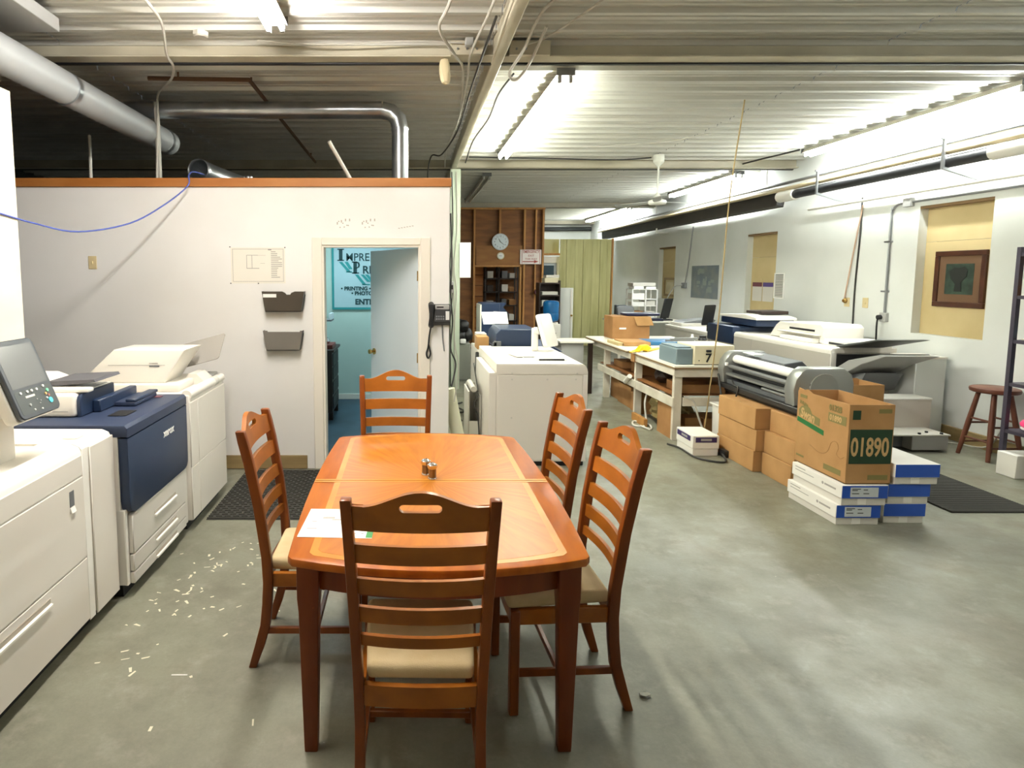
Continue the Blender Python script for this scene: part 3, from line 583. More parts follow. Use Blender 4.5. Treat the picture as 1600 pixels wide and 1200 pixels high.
for s in (-1, 1):
    P(t, 'tabletop', prism(nb(), outline(0, s), 'z', .718, .75, .007, 2), M_table)
    P(t, 'inlay_band', prism(nb(), outline(.10, s, .035), 'z', .7502, .7508), M_inlay, False, label='pale inlaid band')
    P(t, 'veneer_field', prism(nb(), outline(.128, s, .06), 'z', .7508, .7513), M_field, False, label='sunburst veneer field')
for s in (-1, 1): P(t, 'inlay_band', box(nb(), TX-.57, TX+.57, TYc+s*.004, TYc+s*.022, .7503, .7517), M_inlay, False)
for sx in (-1, 1):
    for sy in (-1, 1):
        b = nb(); cx, cy = TX+sx*.47, TYc+sy*.80
        pr = [(.72, .040), (.60, .040), (.55, .036), (.02, .025), (0, .024)]; rings = [[b.verts.new((cx+i*r, cy+j*r, z)) for i, j in ((-1, -1), (1, -1), (1, 1), (-1, 1))] for z, r in pr]
        for A, B_ in zip(rings, rings[1:]):
            for k in range(4): b.faces.new((A[k], A[(k+1) % 4], B_[(k+1) % 4], B_[k]))
        b.faces.new(rings[0]); b.faces.new(rings[-1]); bmesh.ops.bevel(b, geom=[e for e in b.edges if abs(e.verts[0].co.z-e.verts[1].co.z) > .01], offset=.005, segments=2, affect='EDGES', profile=.5)
        P(t, 'leg', b, M_tleg)
for s in (-1, 1):
    P(t, 'apron', box(nb(), TX+s*.465-.011, TX+s*.465+.011, TYc-.76, TYc+.76, .625, .718, .002, 1), M_tleg)
    b = nb(); n = 12; A = []
    for k in range(n+1):
        u = -1+2*k/n; x = TX+u*.43; yb = TYc+s*(.80+.075*(1-u*u)); A.append([b.verts.new((x, yb+d, z)) for d, z in ((-.011, .625), (.011, .625), (.011, .718), (-.011, .718))])
    for p, q in zip(A, A[1:]):
        for k in range(4): b.faces.new((p[k], p[(k+1) % 4], q[(k+1) % 4], q[k]))
    b.faces.new(A[0]); b.faces.new(A[-1]); P(t, 'apron', b, M_tleg)
# chair: origin on the floor under the back, seat towards +y
def slat(z0, z1, hw, y0, lean, bow=.022, th=.016):
    b = nb(); n = 12; A = []
    for k in range(n+1):
        u = -1+2*k/n; x = u*hw; d = y0 - bow*(1-u*u)
        A.append([b.verts.new(p) for p in ((x, d-th/2+lean/2*0, z0), (x, d+th/2, z0), (x, d+th/2-lean, z1), (x, d-th/2-lean, z1))])
    for p, q in zip(A, A[1:]):
        for k in range(4): b.faces.new((p[k], p[(k+1) % 4], q[(k+1) % 4], q[k]))
    b.faces.new(A[0]); b.faces.new(A[-1]); return b
def backy(z):   # line of the back posts
    P_ = [(0, -.078), (.10, -.045), (.22, -.012), (.40, 0), (.52, -.004), (.75, -.032), (.95, -.068), (1.09, -.10), (1.2, -.13)]
    for (a, ya), (c0, yc) in zip(P_, P_[1:]):
        if a <= z <= c0: return ya+(yc-ya)*(z-a)/(c0-a)
def halfw(z): return .196+.030*min(1, max(0, (z-.3)/.79))
def crest(z0, ztop_end, ztop_mid, hw):
    b = nb(); cols = []; a = .064; zm = 1.068; hh = .0135; th = .020
    xs = [-hw+2*hw*k/22 for k in range(23)]; xs = sorted([v for v in xs if abs(v) < a-.018 or abs(v) > a+.004] + [q*s_ for q in (a, a-.0006, a-.002, a-.005, a-.009, a-.014) for s_ in (-1, 1)])
    for x in xs:
        u = x/hw; tz = ztop_end+(ztop_mid-ztop_end)*(math.cos(math.pi*min(1, abs(u)*1.12))*.5+.5)
        q = abs(x)/a; h = hh*math.sqrt(max(0, 1-max(0, (q-.79)/.21)**2)) if q < .9999 else 0
        bow = .022*(1-u*u); row = []
        for z in (z0, zm-h, zm+h, tz):
            yy = backy(z)-bow; row.append((b.verts.new((x, yy-th/2, z)), b.verts.new((x, yy+th/2, z))))
        cols.append((row, h))
    for (A, ha), (B, hb) in zip(cols, cols[1:]):
        for i, j in ((0, 1), (2, 3)):
            for f in (0, 1): b.faces.new((A[i][f], B[i][f], B[j][f], A[j][f]))
        b.faces.new((A[0][0], A[0][1], B[0][1], B[0][0])); b.faces.new((A[3][0], A[3][1], B[3][1], B[3][0]))
        if ha > 0 or hb > 0:
            for i in (1, 2): b.faces.new((A[i][0], A[i][1], B[i][1], B[i][0]))
    for A, _ in (cols[0], cols[-1]):
        b.faces.new((A[0][0], A[0][1], A[1][1], A[1][0])); b.faces.new((A[2][0], A[2][1], A[3][1], A[3][0]))
    bmesh.ops.remove_doubles(b, verts=b.verts[:], dist=.0004); return b
def make_chair(label):
    t = T('dining_chair', label, 'chair', (0, 0, 0), group='ladder-back dining chairs', local=True)
    for s in (-1, 1):
        b = nb(); rings = []
        for z in (0, .10, .20, .30, .40, .46, .52, .64, .75, .85, .95, 1.04, 1.075, 1.09):
            y = backy(z); d = .022 if z < 1.05 else .020; d = d*(.8 if z < .05 else 1); w = .017; x = s*halfw(z)
            dz = .012 if z >= 1.09 else 0
            rings.append([b.verts.new((x+i*w, y+j*d, z)) for i, j in ((-1, -1), (1, -1), (1, 1), (-1, 1))])
        for A, B in zip(rings, rings[1:]):
            for k in range(4): b.faces.new((A[k], A[(k+1) % 4], B[(k+1) % 4], B[k]))
        b.faces.new(rings[0]); b.faces.new(rings[-1]); bmesh.ops.recalc_face_normals(b, faces=b.faces[:])
        bmesh.ops.bevel(b, geom=[e for e in b.edges if e.is_manifold and e.calc_face_angle(0) > 1.0], offset=.005, segments=2, affect='EDGES', profile=.5)
        P(t, 'back_post', b, M_chairp)
        P(t, 'front_leg', box(nb(), s*.196-.019, s*.196+.019, .375, .413, 0, .44, .004, 1), M_chairp)
        P(t, 'stretcher', box(nb(), s*.192-.010, s*.192+.010, backy(.17)+.015, .38, .155, .185, .003, 1), M_chairp)
        P(t, 'seat_rail', box(nb(), s*.19-.012, s*.19+.012, .015, .385, .375, .44, .003, 1), M_chair)
    P(t, 'seat_rail', box(nb(), -.18, .18, .385, .41, .375, .44, .003, 1), M_chair); P(t, 'seat_rail', slat(.365, .437, .182, -.006, 0, .012, .022), M_chair)
    P(t, 'stretcher', box(nb(), -.185, .185, .20, .22, .157, .182, .003, 1), M_chairp)
    for z0, z1 in ((.575, .613), (.660, .713), (.760, .815), (.870, .935)): P(t, 'slat', slat(z0, z1, halfw(z0)-.012, backy(z0), backy(z0)-backy(z1)), M_chair)
    P(t, 'crest_rail', crest(.985, 1.066, 1.122, halfw(1.05)-.012), M_chair)
    b = nb(); box(b, -.205, .205, .0, .425, .440, .495, .022, 4)
    for v in b.verts:
        if v.co.z > .48: v.co.z += .012*(1-(v.co.x/.2)**2)*(1-((v.co.y-.21)/.21)**2)
        if v.co.y < .06: v.co.x *= .86
    P(t, 'seat', b, M_seat); return t
ch = make_chair('ladder-back chair with its back to the viewer at the near table end')
ch.location = (.035, 1.885, 0); ch.rotation_euler[2] = R(-1)
for x, y, rz, lab in ((-.093, 3.965, 180, 'ladder-back chair at the far table end facing the viewer'), (-.628, 2.815, -90, 'ladder-back chair alone on the left side of the table by the printers'),
                      (.80, 2.535, 93, 'ladder-back chair on the right side of the table, the nearer of two'), (.775, 3.23, 94, 'ladder-back chair on the right side of the table, the farther of two')):
    c = copy_tree(ch); c.location = (x, y, 0); c.rotation_euler[2] = R(rz); c['label'] = lab
# on the table
for x, y, lab, r in ((.113, 2.965, 'chrome-topped salt shaker with a brown middle on the table', .021), (.082, 3.03, 'chrome-topped shaker just behind the other shaker', .021)):
    t = T('shaker', lab, 'shaker', (x, y, .7515), group='salt and pepper shakers')
    b = nb(); lathe(b, [(r*1.1, .7515), (r*1.1, .758), (r, .761)], x, y, 8); P(t, 'base', b, M_chrome)
    b = nb(); lathe(b, [(r*.92, .761), (r*.92, .805)], x, y, 8); P(t, 'jar', b, mat('shaker_brown', '7A5A36', .2))
    b = nb(); lathe(b, [(r*1.05, .805), (r*1.25, .815), (r*1.2, .824), (r*.7, .831)], x, y, 8); P(t, 'cap', b, M_chrome)
t = T('paper_menu', 'white printed sheet with a green edge lying on the near left of the table', 'paper', (-.3, 2.42, .7517))
b = prism(nb(), [(-.435, 2.285), (-.145, 2.27), (-.135, 2.56), (-.425, 2.57)], 'z', .7517, .7524); P(t, 'sheet', b, M_paper, False)
P(t, 'green_edge', prism(nb(), [(-.17, 2.275), (-.145, 2.274), (-.137, 2.45), (-.162, 2.451)], 'z', .7525, .7529), mat('leaf_green', '3E8A4A', .6), False)
b = nb()
for x, y, w, h in ((-.36, 2.46, .05, .022), (-.32, 2.445, .06, .012), (-.27, 2.46, .03, .02), (-.40, 2.43, .02, .008), (-.38, 2.39, .05, .004), (-.41, 2.36, .04, .008), (-.25, 2.43, .02, .006), (-.29, 2.41, .03, .005), (-.24, 2.36, .05, .004), (-.20, 2.34, .014, .014), (-.22, 2.31, .01, .01), (-.19, 2.31, .01, .01)): box(b, x, x+w, y, y+h, .7525, .7528)
P(t, 'print', b, M_inkl, False)
# ================================================================== PRINTERS ALONG THE LEFT WALL
def slot(t, x, y0, y1, z0, z1, nm='handle'):     # a recessed pull on a face that looks towards +x
    h = P(t, nm, box(nb(), x-.004, x+.0015, y0, y1, z0, z1, .002, 1), mat('recess', 'A89F90', .6))
    P(h, 'lip', prism(nb(), [(x-.002, z0-.004), (x+.012, z0-.002), (x+.012, z0+.008), (x-.002, z0+.012)], 'y', y0, y1), M_warmw)
F = -1.57
t = T('paper_feeder', 'tall off-white paper feeder nearest the viewer with a tilted touch screen', 'printer', (-1.95, 2.4, 0))
P(t, 'plinth', box(nb(), -2.30, F-.06, 1.45, 3.10, 0, .09), M_black)
P(t, 'body', box(nb(), -2.38, F, 1.4, 3.165, .08, .80, .006, 1), M_white)
P(t, 'top_rail', prism(nb(), [(F, .80), (F, .915), (F-.012, .938), (F-.045, .952), (F-.20, .955), (F-.20, .80)], 'y', 1.4, 2.87), M_warmw)
P(t, 'top_panel', prism(nb(), [(F, .80), (F, .915), (F-.012, .938), (F-.045, .952), (-2.38, .955), (-2.38, .80)], 'y', 2.877, 3.165), M_warmw)
P(t, 'tray_floor', box(nb(), -2.38, F-.20, 1.4, 2.87, .80, .875), M_white)
P(t, 'tray_ridge', box(nb(), -2.38, F-.20, 2.70, 2.87, .875, .945, .006, 1), M_warmw); P(t, 'tray_ridge', box(nb(), -2.38, F-.24, 2.46, 2.50, .875, .92, .006, 1), M_warmw); P(t, 'tray_guide', box(nb(), -2.10, F-.3, 2.15, 2.25, .875, .91, .006, 1), M_warmw)
P(t, 'label', box(nb(), F-.14, F-.07, 2.96, 3.03, .9545, .956), M_boxg)
P(t, 'upper_panel', box(nb(), F, F+.006, 1.4, 2.862, .807, .905, .003, 1), M_white)
d = P(t, 'door_panel', box(nb(), F, F+.008, 1.4, 2.862, .402, .800, .003, 1), M_white)
P(d, 'latch', box(nb(), F+.006, F+.0095, 2.735, 2.775, .69, .765, .002, 1), M_grey); P(d, 'latch_tab', prism(nb(), [(F+.006, .660), (F+.018, .664), (F+.010, .688), (F+.006, .688)], 'y', 2.737, 2.773), M_warmw)
d = P(t, 'drawer_panel', box(nb(), F, F+.008, 1.4, 2.862, .085, .395, .003, 1), M_white); slot(d, F+.008, 1.9, 2.55, .325, .36)
P(t, 'side_panel', box(nb(), F, F+.010, 2.93, 3.165, .07, .925, .004, 1), M_white); P(t, 'band', box(nb(), F, F+.004, 2.868, 2.922, .07, .93, .002, 1), M_lgrey if False else M_boxw)
# touch screen on a stalk
O = (-1.61, 2.48, 1.150); U = (0, 1, 0); V = (-.36, 0, .93)
def rrect(w, h, r, n=5):
    pts = []
    for cx, cy, a0 in ((w-r, h-r, 0), (r, h-r, 90), (r, r, 180), (w-r, r, 270)):
        for k in range(n+1): a = R(a0+90*k/n); pts.append((cx+r*math.cos(a), cy+r*math.sin(a)))
    return pts
cp_ = P(t, 'control_panel', orient(prism(nb(), rrect(.285, .345, .028), 'z', 0, .022, .004, 1), O, U, V), M_bezel, label='slate control panel with a grey screen')
P(cp_, 'shell', orient(prism(nb(), rrect(.30, .355, .032), 'z', -.05, -.001, .01, 2), (O[0]-.0, O[1]-.008, O[2]-.005), U, V), M_white)
P(cp_, 'screen', orient(prism(nb(), [(.02, .135), (.265, .135), (.265, .322), (.02, .322)], 'z', .0215, .0226), O, U, V), M_screen, False)
P(cp_, 'keypad', orient(prism(nb(), rrect(.25, .105, .012), 'z', .0216, .0226), (O[0]+V[0]*.018, O[1]+.018, O[2]+V[2]*.018), U, V), mat('keypad_green_grey', '454B4A', .5))
def btn(u, v, r, m):
    b = nb(); cyl(b, (u, v, .0225), (u, v, .0265), r, n=10); P(cp_, 'button', orient(b, O, U, V), m)
for u in (.055, .10, .13, .165, .215): btn(u, .112 if u < .2 else .118, .006, M_paper)
btn(.232, .095, .008, mat('button_green', '7CE0A8', .4)); btn(.213, .082, .006, mat('button_amber', 'E0B070', .4)); btn(.228, .072, .006, mat('button_red', 'B06A60', .4)); btn(.208, .062, .005, M_paper)
btn(.228, .048, .013, mat('button_cyan', '58D0E0', .4)); btn(.085, .055, .006, M_lgrey); btn(.10, .03, .004, M_paper); btn(.15, .024, .004, M_paper); btn(.14, .07, .003, M_lgrey); btn(.15, .05, .003, M_lgrey); btn(.16, .06, .003, M_lgrey)
P(t, 'screen_stalk', box(nb(), -1.86, -1.74, 2.52, 2.66, .87, 1.22, .015, 2), M_white); P(t, 'stalk_arm', box(nb(), -1.80, -1.62, 2.55, 2.63, 1.15, 1.25, .01, 2), M_white)
# navy printer
F = -1.53
t = T('digital_press', 'navy blue fronted printer between the two off-white units', 'printer', (-1.95, 3.6, 0))
P(t, 'plinth', box(nb(), -2.3, F-.04, 3.22, 4.0, 0, .09), M_black)
P(t, 'lower_body', box(nb(), -2.38, F, 3.185, 4.06, .08, .50, .004, 1), M_white2)
b = nb(); prism(b, [(3.20, .505), (3.215, .485), (3.26, .470), (3.99, .470), (4.03, .480), (4.05, .505), (4.055, .55), (4.055, .893), (3.19, .893), (3.19, .55)], 'x', F-.02, F+.035, .008, 2)
P(t, 'front_cover', b, M_navy)
P(t, 'body', box(nb(), -2.38, F-.02, 3.185, 4.06, .50, .90), M_white)
P(t, 'top_cover', prism(nb(), [(F+.035, .899), (F+.035, .948), (F+.02, .965), (-2.38, .968), (-2.38, .899)], 'y', 3.185, 4.058, .008, 2), M_navy2)
P(t, 'top_recess', box(nb(), -1.70, -1.60, 3.40, 3.54, .9675, .9695), M_black)
P(t, 'mark', box(nb(), -1.66, -1.62, 3.93, 3.98, .967, .9695), M_maroon)
txt(t, 'xerox', .066, M_paper, (F+.0355, 3.66, .775), FACE_XP, bold=.002)
P(t, 'corner_post', box(nb(), F-.01, F+.004, 3.187, 3.215, .08, .50), M_boxw)
for z0, z1, h in ((.245, .465, True), (.145, .240, True), (.075, .140, True)):
    d = P(t, 'drawer', box(nb(), F, F+.028, 3.22, 4.0, z0, z1, .005, 1), M_white2); slot(d, F+.028, 3.50, 3.83, z1-.05 if z1 < .3 else .345, z1-.02 if z1 < .3 else .375)
P(t, 'side_strip', box(nb(), F, F+.02, 4.005, 4.055, .08, .465, .004, 1), M_white2)
sc = P(t, 'scanner', box(nb(), -2.33, -1.86, 3.36, 3.80, .968, 1.10, .02, 3), M_warmw, label='white scanner unit')
P(sc, 'end_panel', prism(nb(), [(3.375, .968), (3.375, 1.06), (3.385, 1.082), (3.41, 1.095), (3.77, 1.095), (3.77, .968)], 'x', -1.86, -1.835, .005, 1), M_navy)
P(sc, 'seam', box(nb(), -2.3, -1.9, 3.358, 3.36, 1.0, 1.003), M_lgrey)
P(sc, 'feed_cover', prism(nb(), [(-2.33, 1.10), (-2.33, 1.165), (-2.18, 1.165), (-2.05, 1.115), (-2.05, 1.10)], 'y', 3.45, 3.78, .006, 1), M_warmw)
P(sc, 'feed_tray', prism(nb(), [(-2.10, 1.125), (-2.07, 1.152), (-1.80, 1.165), (-1.79, 1.15), (-2.05, 1.125)], 'y', 3.46, 3.76), mat('feed_dark', '54545A', .5))
P(sc, 'feed_rim', box(nb(), -2.05, -1.80, 3.40, 3.46, 1.10, 1.125, .008, 2), M_warmw)
P(t, 'output_step', box(nb(), -1.835, -1.79, 3.50, 3.98, .968, 1.04, .006, 1), M_navy); P(t, 'output_shelf', box(nb(), -1.79, -1.66, 3.66, 3.98, .968, .992, .005, 1), M_navy2); P(t, 'output_rail', box(nb(), -1.72, -1.66, 3.66, 4.0, .992, 1.01, .004, 1), M_navy)
# finisher
F = -1.485
t = T('finisher', 'off-white finisher with a sloping scanner lid beyond the navy printer', 'printer', (-1.95, 4.5, 0))
P(t, 'plinth', box(nb(), -2.3, F-.06, 4.12, 4.82, 0, .09), M_black)
P(t, 'body', box(nb(), -2.38, F, 4.07, 4.85, .08, .95, .01, 2), M_white)
for y0, y1, z0, z1 in ((4.072, 4.22, .455, .90), (4.226, 4.846, .455, .90), (4.072, 4.22, .085, .45), (4.226, 4.846, .085, .45)): P(t, 'panel', box(nb(), F, F+.006, y0, y1, z0, z1, .003, 1), M_white)
P(t, 'front_bar', cyl(nb(), (F-.022, 4.09, .948), (F-.022, 4.84, .948), .035, n=16), M_warmw)
P(t, 'bar_cap', cyl(nb(), (F-.022, 4.62, .948), (F-.022, 4.70, .948), .0365, n=16), M_boxg)
P(t, 'step', box(nb(), -2.25, -1.60, 4.20, 4.70, .95, 1.0, .01, 2), M_white)
ld = P(t, 'scanner_lid', prism(nb(), [(-2.24, 1.0), (-1.73, 1.0), (-1.575, 1.235), (-2.08, 1.235), (-2.27, 1.06)], 'y', 4.28, 4.62, .012, 2), M_warmw)
P(ld, 'slot', box(nb(), -1.83, -1.76, 4.276, 4.282, 1.115, 1.124), M_grey); P(ld, 'seam', box(nb(), -2.12, -1.72, 4.278, 4.281, 1.125, 1.128), M_lgrey); P(ld, 'slot', box(nb(), -1.83, -1.77, 4.276, 4.282, 1.14, 1.144), M_lgrey)
P(t, 'paper_tray', orient(prism(nb(), rrect(.36, .26, .02), 'z', 0, .006), (-1.80, 4.64, 1.03), (.92, 0, .25), (0, .55, .5)), M_clear)
P(t, 'tray_support', prism(nb(), [(-1.68, .95), (-1.50, .95), (-1.58, 1.03), (-1.64, 1.03)], 'y', 4.5, 4.7), M_white)
P(t, 'side_block', box(nb(), -1.60, -1.52, 4.70, 4.82, .95, 1.0, .008, 2), M_lgrey)
# mats
def rubber_mat(x0, x1, y0, y1, label, nx, ny):
    t = T('rubber_mat', label, 'mat', ((x0+x1)/2, (y0+y1)/2, 0))
    P(t, 'base', box(nb(), x0, x1, y0, y1, .001, .006), M_rubber, False); b = nb()
    for i in range(ny):
        yy = y0+(y1-y0)*(i+.5)/ny; box(b, x0, x1, yy-.006, yy+.006, .006, .013)
    if nx:
        for j in range(nx):
            xx = x0+(x1-x0)*(j+.5)/nx
            for i in range(ny-1):
                if (i+j) % 2: ya = y0+(y1-y0)*(i+.5)/ny; box(b, xx-.008, xx+.008, ya, ya+(y1-y0)/ny, .006, .013)
    P(t, 'ribs', b, M_rubber2, False, kind='stuff')
rubber_mat(-1.465, -.78, 4.28, 5.40, 'black rubber mat with a raised lattice in front of the partition', 22, 30)
rubber_mat(4.02, 4.68, 4.41, 5.66, 'ribbed black rubber mat on the floor behind the blue-ended boxes', 0, 62)
# floor litter
b = nb(); random.seed(3)
for cx, cy, n, sp in ((-1.15, 3.62, 34, .16), (-1.28, 3.2, 22, .12), (-1.33, 2.66, 7, .06), (-1.0, 2.9, 14, .3)):
    for k in range(n):
        x, y = random.gauss(cx, sp), random.gauss(cy, sp)
        if x < -1.45: continue
        a = random.uniform(0, 3.1); l, w = random.uniform(.006, .022), random.uniform(.003, .007); dx, dy = math.cos(a), math.sin(a)
        quad(b, [(x-dx*l-dy*w, y-dy*l+dx*w, .0012), (x+dx*l-dy*w, y+dy*l+dx*w, .0012), (x+dx*l*.6+dy*w, y+dy*l+-dx*w, .0012), (x-dx*l+dy*w, y-dy*l-dx*w*.5, .0012)])
S('paper_scraps', b, mat('scraps', 'E6DFC8', .9), 'pale paper scraps and paint flecks on the floor by the printers', 'scraps', kind='stuff', smooth=False)
t = S('paper_strip', box(nb(), -1.05, -.98, 2.55, 2.556, .001, .003), M_paper, 'single thin white strip on the floor in front of the printers', 'paper', smooth=False)
b = nb(); prism(b, [(0, 0), (.03, .008), (.045, -.01), (.02, -.025), (.0, -.014)], 'z', .001, .012); bmesh.ops.translate(b, vec=(.965, 2.425, 0), verts=b.verts[:])
S('foil_scrap', b, M_chrome, 'crumpled shiny foil scrap on the open floor right of the table', 'scrap', smooth=False)
# ================================================================== PRINTER ROW IN THE MIDDLE
t = T('printer_module', 'white printer module with a screwed end panel beyond the table', 'printer', (1.2, 6.2, 0))
P(t, 'plinth', box(nb(), .86, 1.58, 5.55, 6.85, 0, .05), M_black)
P(t, 'body', prism(nb(), [(.79, .05), (.79, .955), (1.555, .955), (1.59, .945), (1.612, .915), (1.62, .88), (1.62, .05)], 'y', 5.52, 6.9), M_white)
P(t, 'end_panel', box(nb(), .80, 1.572, 5.512, 5.52, .06, .855, .003, 1), M_white); P(t, 'upper_end', prism(nb(), [(.80, .862), (.80, .945), (1.55, .945), (1.58, .937), (1.60, .91), (1.605, .862)], 'y', 5.512, 5.52), M_white)
P(t, 'corner_strip', box(nb(), 1.578, 1.618, 5.513, 5.52, .06, .855, .003, 1), M_white)
P(t, 'side_panel', box(nb(), .72, .79, 5.52, 6.6, .04, .875, .005, 1), M_white)
for x, z in ((.93, .87), (1.52, .87), (.93, .815), (1.25, .815), (1.51, .815), (.93, .46), (1.1, .07), (1.0, .19)): P(t, 'screw', cyl(nb(), (x, 5.508, z), (x, 5.513, z), .009, n=8), M_white2)
P(t, 'castor', cyl(nb(), (1.58, 5.56, .03), (1.60, 5.56, .03), .03, n=10), M_black)
t = T('control_screen', 'white backed touch screen on a stalk standing on the white module', 'screen', (1.36, 6.5, .955))
P(t, 'stalk', box(nb(), 1.30, 1.365, 6.47, 6.54, .955, 1.20, .014, 2), M_warmw); P(t, 'hinge', cyl(nb(), (1.32, 6.5, 1.17), (1.42, 6.48, 1.17), .04, n=12), M_warmw)
P(t, 'head', orient(prism(nb(), rrect(.22, .36, .03), 'z', -.03, .03, .012, 2), (1.425, 6.40, 1.0), (.70, .70, 0), (-.26, .05, .96)), M_warmw); P(t, 'screen_face', orient(prism(nb(), rrect(.21, .35, .03), 'z', -.037, -.03), (1.43, 6.405, 1.005), (.70, .70, 0), (-.26, .05, .96)), M_dark)
t = T('sheet_stack', 'loose white sheets with black print lying on the white module', 'paper', (1.28, 5.95, .955))
for k, (x0, x1, y0, y1, r) in enumerate(((1.10, 1.40, 5.82, 6.05, 4), (1.2, 1.50, 5.75, 5.95, -6), (1.02, 1.25, 5.95, 6.2, 12))):
    b = nb(); box(b, x0, x1, y0, y1, .955+.004*k, .958+.004*k); bmesh.ops.rotate(b, cent=((x0+x1)/2, (y0+y1)/2, 0), matrix=Matrix.Rotation(R(r), 3, 'Z'), verts=b.verts[:]); P(t, 'sheet', b, (M_paper, M_warmw, M_boxg)[k], False)
P(t, 'dark_print', box(nb(), 1.10, 1.2, 5.86, 5.885, .968, .9695), M_dark, False); P(t, 'dark_print', box(nb(), 1.28, 1.36, 5.80, 5.815, .968, .9695), M_ink, False)
P(t, 'black_clip', box(nb(), 1.22, 1.46, 5.735, 5.75, .955, .972, .003, 1), M_dark)
t = T('digital_press', 'navy topped printer behind the white module in the middle row', 'printer', (1.3, 7.5, 0))
P(t, 'body', box(nb(), .80, 1.70, 7.0, 7.95, .04, .88, .006, 1), M_white2); P(t, 'plinth', box(nb(), .86, 1.66, 7.05, 7.9, 0, .04), M_black)
P(t, 'top_cover', prism(nb(), [(.97, .88), (.97, .94), (1.66, .94), (1.76, .88)], 'y', 7.0, 7.95, .006, 1), M_navy2); P(t, 'hood', prism(nb(), [(.98, .94), (1.0, 1.08), (1.05, 1.135), (1.46, 1.135), (1.48, .94)], 'y', 7.05, 7.75, .006, 1), M_navy)
b = nb(); quad(b, [(.95, 7.86, 1.12), (1.10, 7.88, 1.12), (1.09, 7.98, 1.27), (.93, 7.96, 1.27)]); quad(b, [(1.10, 7.88, 1.12), (1.27, 7.86, 1.12), (1.26, 7.96, 1.265), (1.09, 7.98, 1.27)])
o = S('open_book', b, M_paper, 'open white book propped on the navy hood', 'book', smooth=False); m_ = o.modifiers.new('t', 'SOLIDIFY'); m_.thickness = .008; o.location.z += .012
t = T('navy_cabinet', 'tall navy machine behind the open book in front of the doorway', 'machine', (1.15, 8.9, 0))
P(t, 'body', box(nb(), 1.02, 1.28, 8.7, 9.2, 0, 1.36, .006, 1), M_navy); P(t, 'side_plate', box(nb(), 1.0, 1.02, 8.7, 9.2, 0, 1.34), M_boxg); P(t, 'jutting_arm', prism(nb(), [(1.28, 1.36), (1.38, 1.36), (1.33, 1.30), (1.41, 1.22), (1.33, 1.12), (1.28, 1.10)], 'y', 8.75, 9.0), M_navy)
# clutter left of the row
t = T('paper_bin', 'white open bin leaning at the left side of the middle printer row', 'bin', (.68, 6.1, 0))
P(t, 'shell', prism(nb(), [(.585, 0), (.585, .60), (.60, .60), (.60, .02), (.70, .02), (.70, .56), (.715, .56), (.715, 0)], 'y', 6.05, 6.5), M_white2); P(t, 'back', box(nb(), .60, .70, 6.47, 6.5, .02, .62), M_white2); P(t, 'front', box(nb(), .60, .70, 6.05, 6.06, .02, .30), M_boxw)
P(t, 'rim', cyl(nb(), (.64, 6.06, .62), (.64, 6.5, .62), .03, n=10), M_white2)
cable([(.70, 6.0, .05), (.68, 6.02, .35), (.64, 6.02, .48), (.68, 6.02, .58), (.695, 6.3, .66), (.70, 6.64, .8)], .007, M_cabled, 'black cable looping over the white bin')
S('wire_reel', tube(nb(), curve([(.785, 7.04, .60), (.78, 7.05, .70), (.78, 7.05, .80), (.785, 7.06, .86), (.785, 7.06, .72)]), .022, 8), M_dark, 'black bundle of wire on the side of the middle printers', 'cable')
for x0, x1, y0, y1, z0, z1, m, lab in ((.82, .96, 7.02, 7.2, .883, .93, M_boxw, 'white paper pad at the left edge of the navy topped printer'), (.80, .94, 7.24, 7.5, .883, 1.03, M_kraft, 'small brown carton beside the navy hood'), (.83, .95, 7.55, 7.8, .883, 1.04, M_boxg, 'grey-white stack beside the navy hood')):
    S('paper_pad' if m != M_kraft else 'carton', box(nb(), x0, x1, y0, y1, z0, z1, .003, 1), m, lab, 'box' if m == M_kraft else 'paper')
b = nb(); box(b, .97, 1.05, 7.0, 7.05, .94, 1.0); box(b, .955, 1.0, 7.0, 7.04, .94, .99, .004, 1); S('tape_dispenser', b, M_grey, 'grey tape dispenser on the corner of the navy topped printer', 'dispenser')
t = T('dark_bags', 'heap of black bags behind the green column', 'bags', (.86, 10.4, .0))
for x, y, z, r in ((.84, 10.4, .72, .13), (.96, 10.45, .74, .13), (.9, 10.35, .90, .11), (.83, 10.5, .92, .1)):
    b = nb(); bmesh.ops.create_icosphere(b, subdivisions=2, radius=r)
    for v in b.verts: v.co *= random.uniform(.86, 1.12); v.co += Vector((x, y, z))
    P(t, 'bag', b, M_black)
t['kind'] = 'thing'
S('grey_machine', box(nb(), .80, 1.02, 10.2, 10.7, .0, .62, .01, 1), mat('dull_grey', '8C8E84', .6), 'dull grey machine under the black bags', 'machine')
t = S('white_rag', box(nb(), .84, .94, 10.16, 10.22, .62, .70, .02, 2), M_paper, 'crumpled white rag on the dull grey machine', 'rag')
S('floor_clutter', tube(nb(), curve([(.50, 7.4, .02), (.62, 7.2, .03), (.56, 7.6, .02), (.70, 7.7, .03), (.6, 8.1, .02), (.72, 8.3, .02)]), .012, 6), M_cabled, 'dark cable snaking on the floor beside the middle row', 'cable')
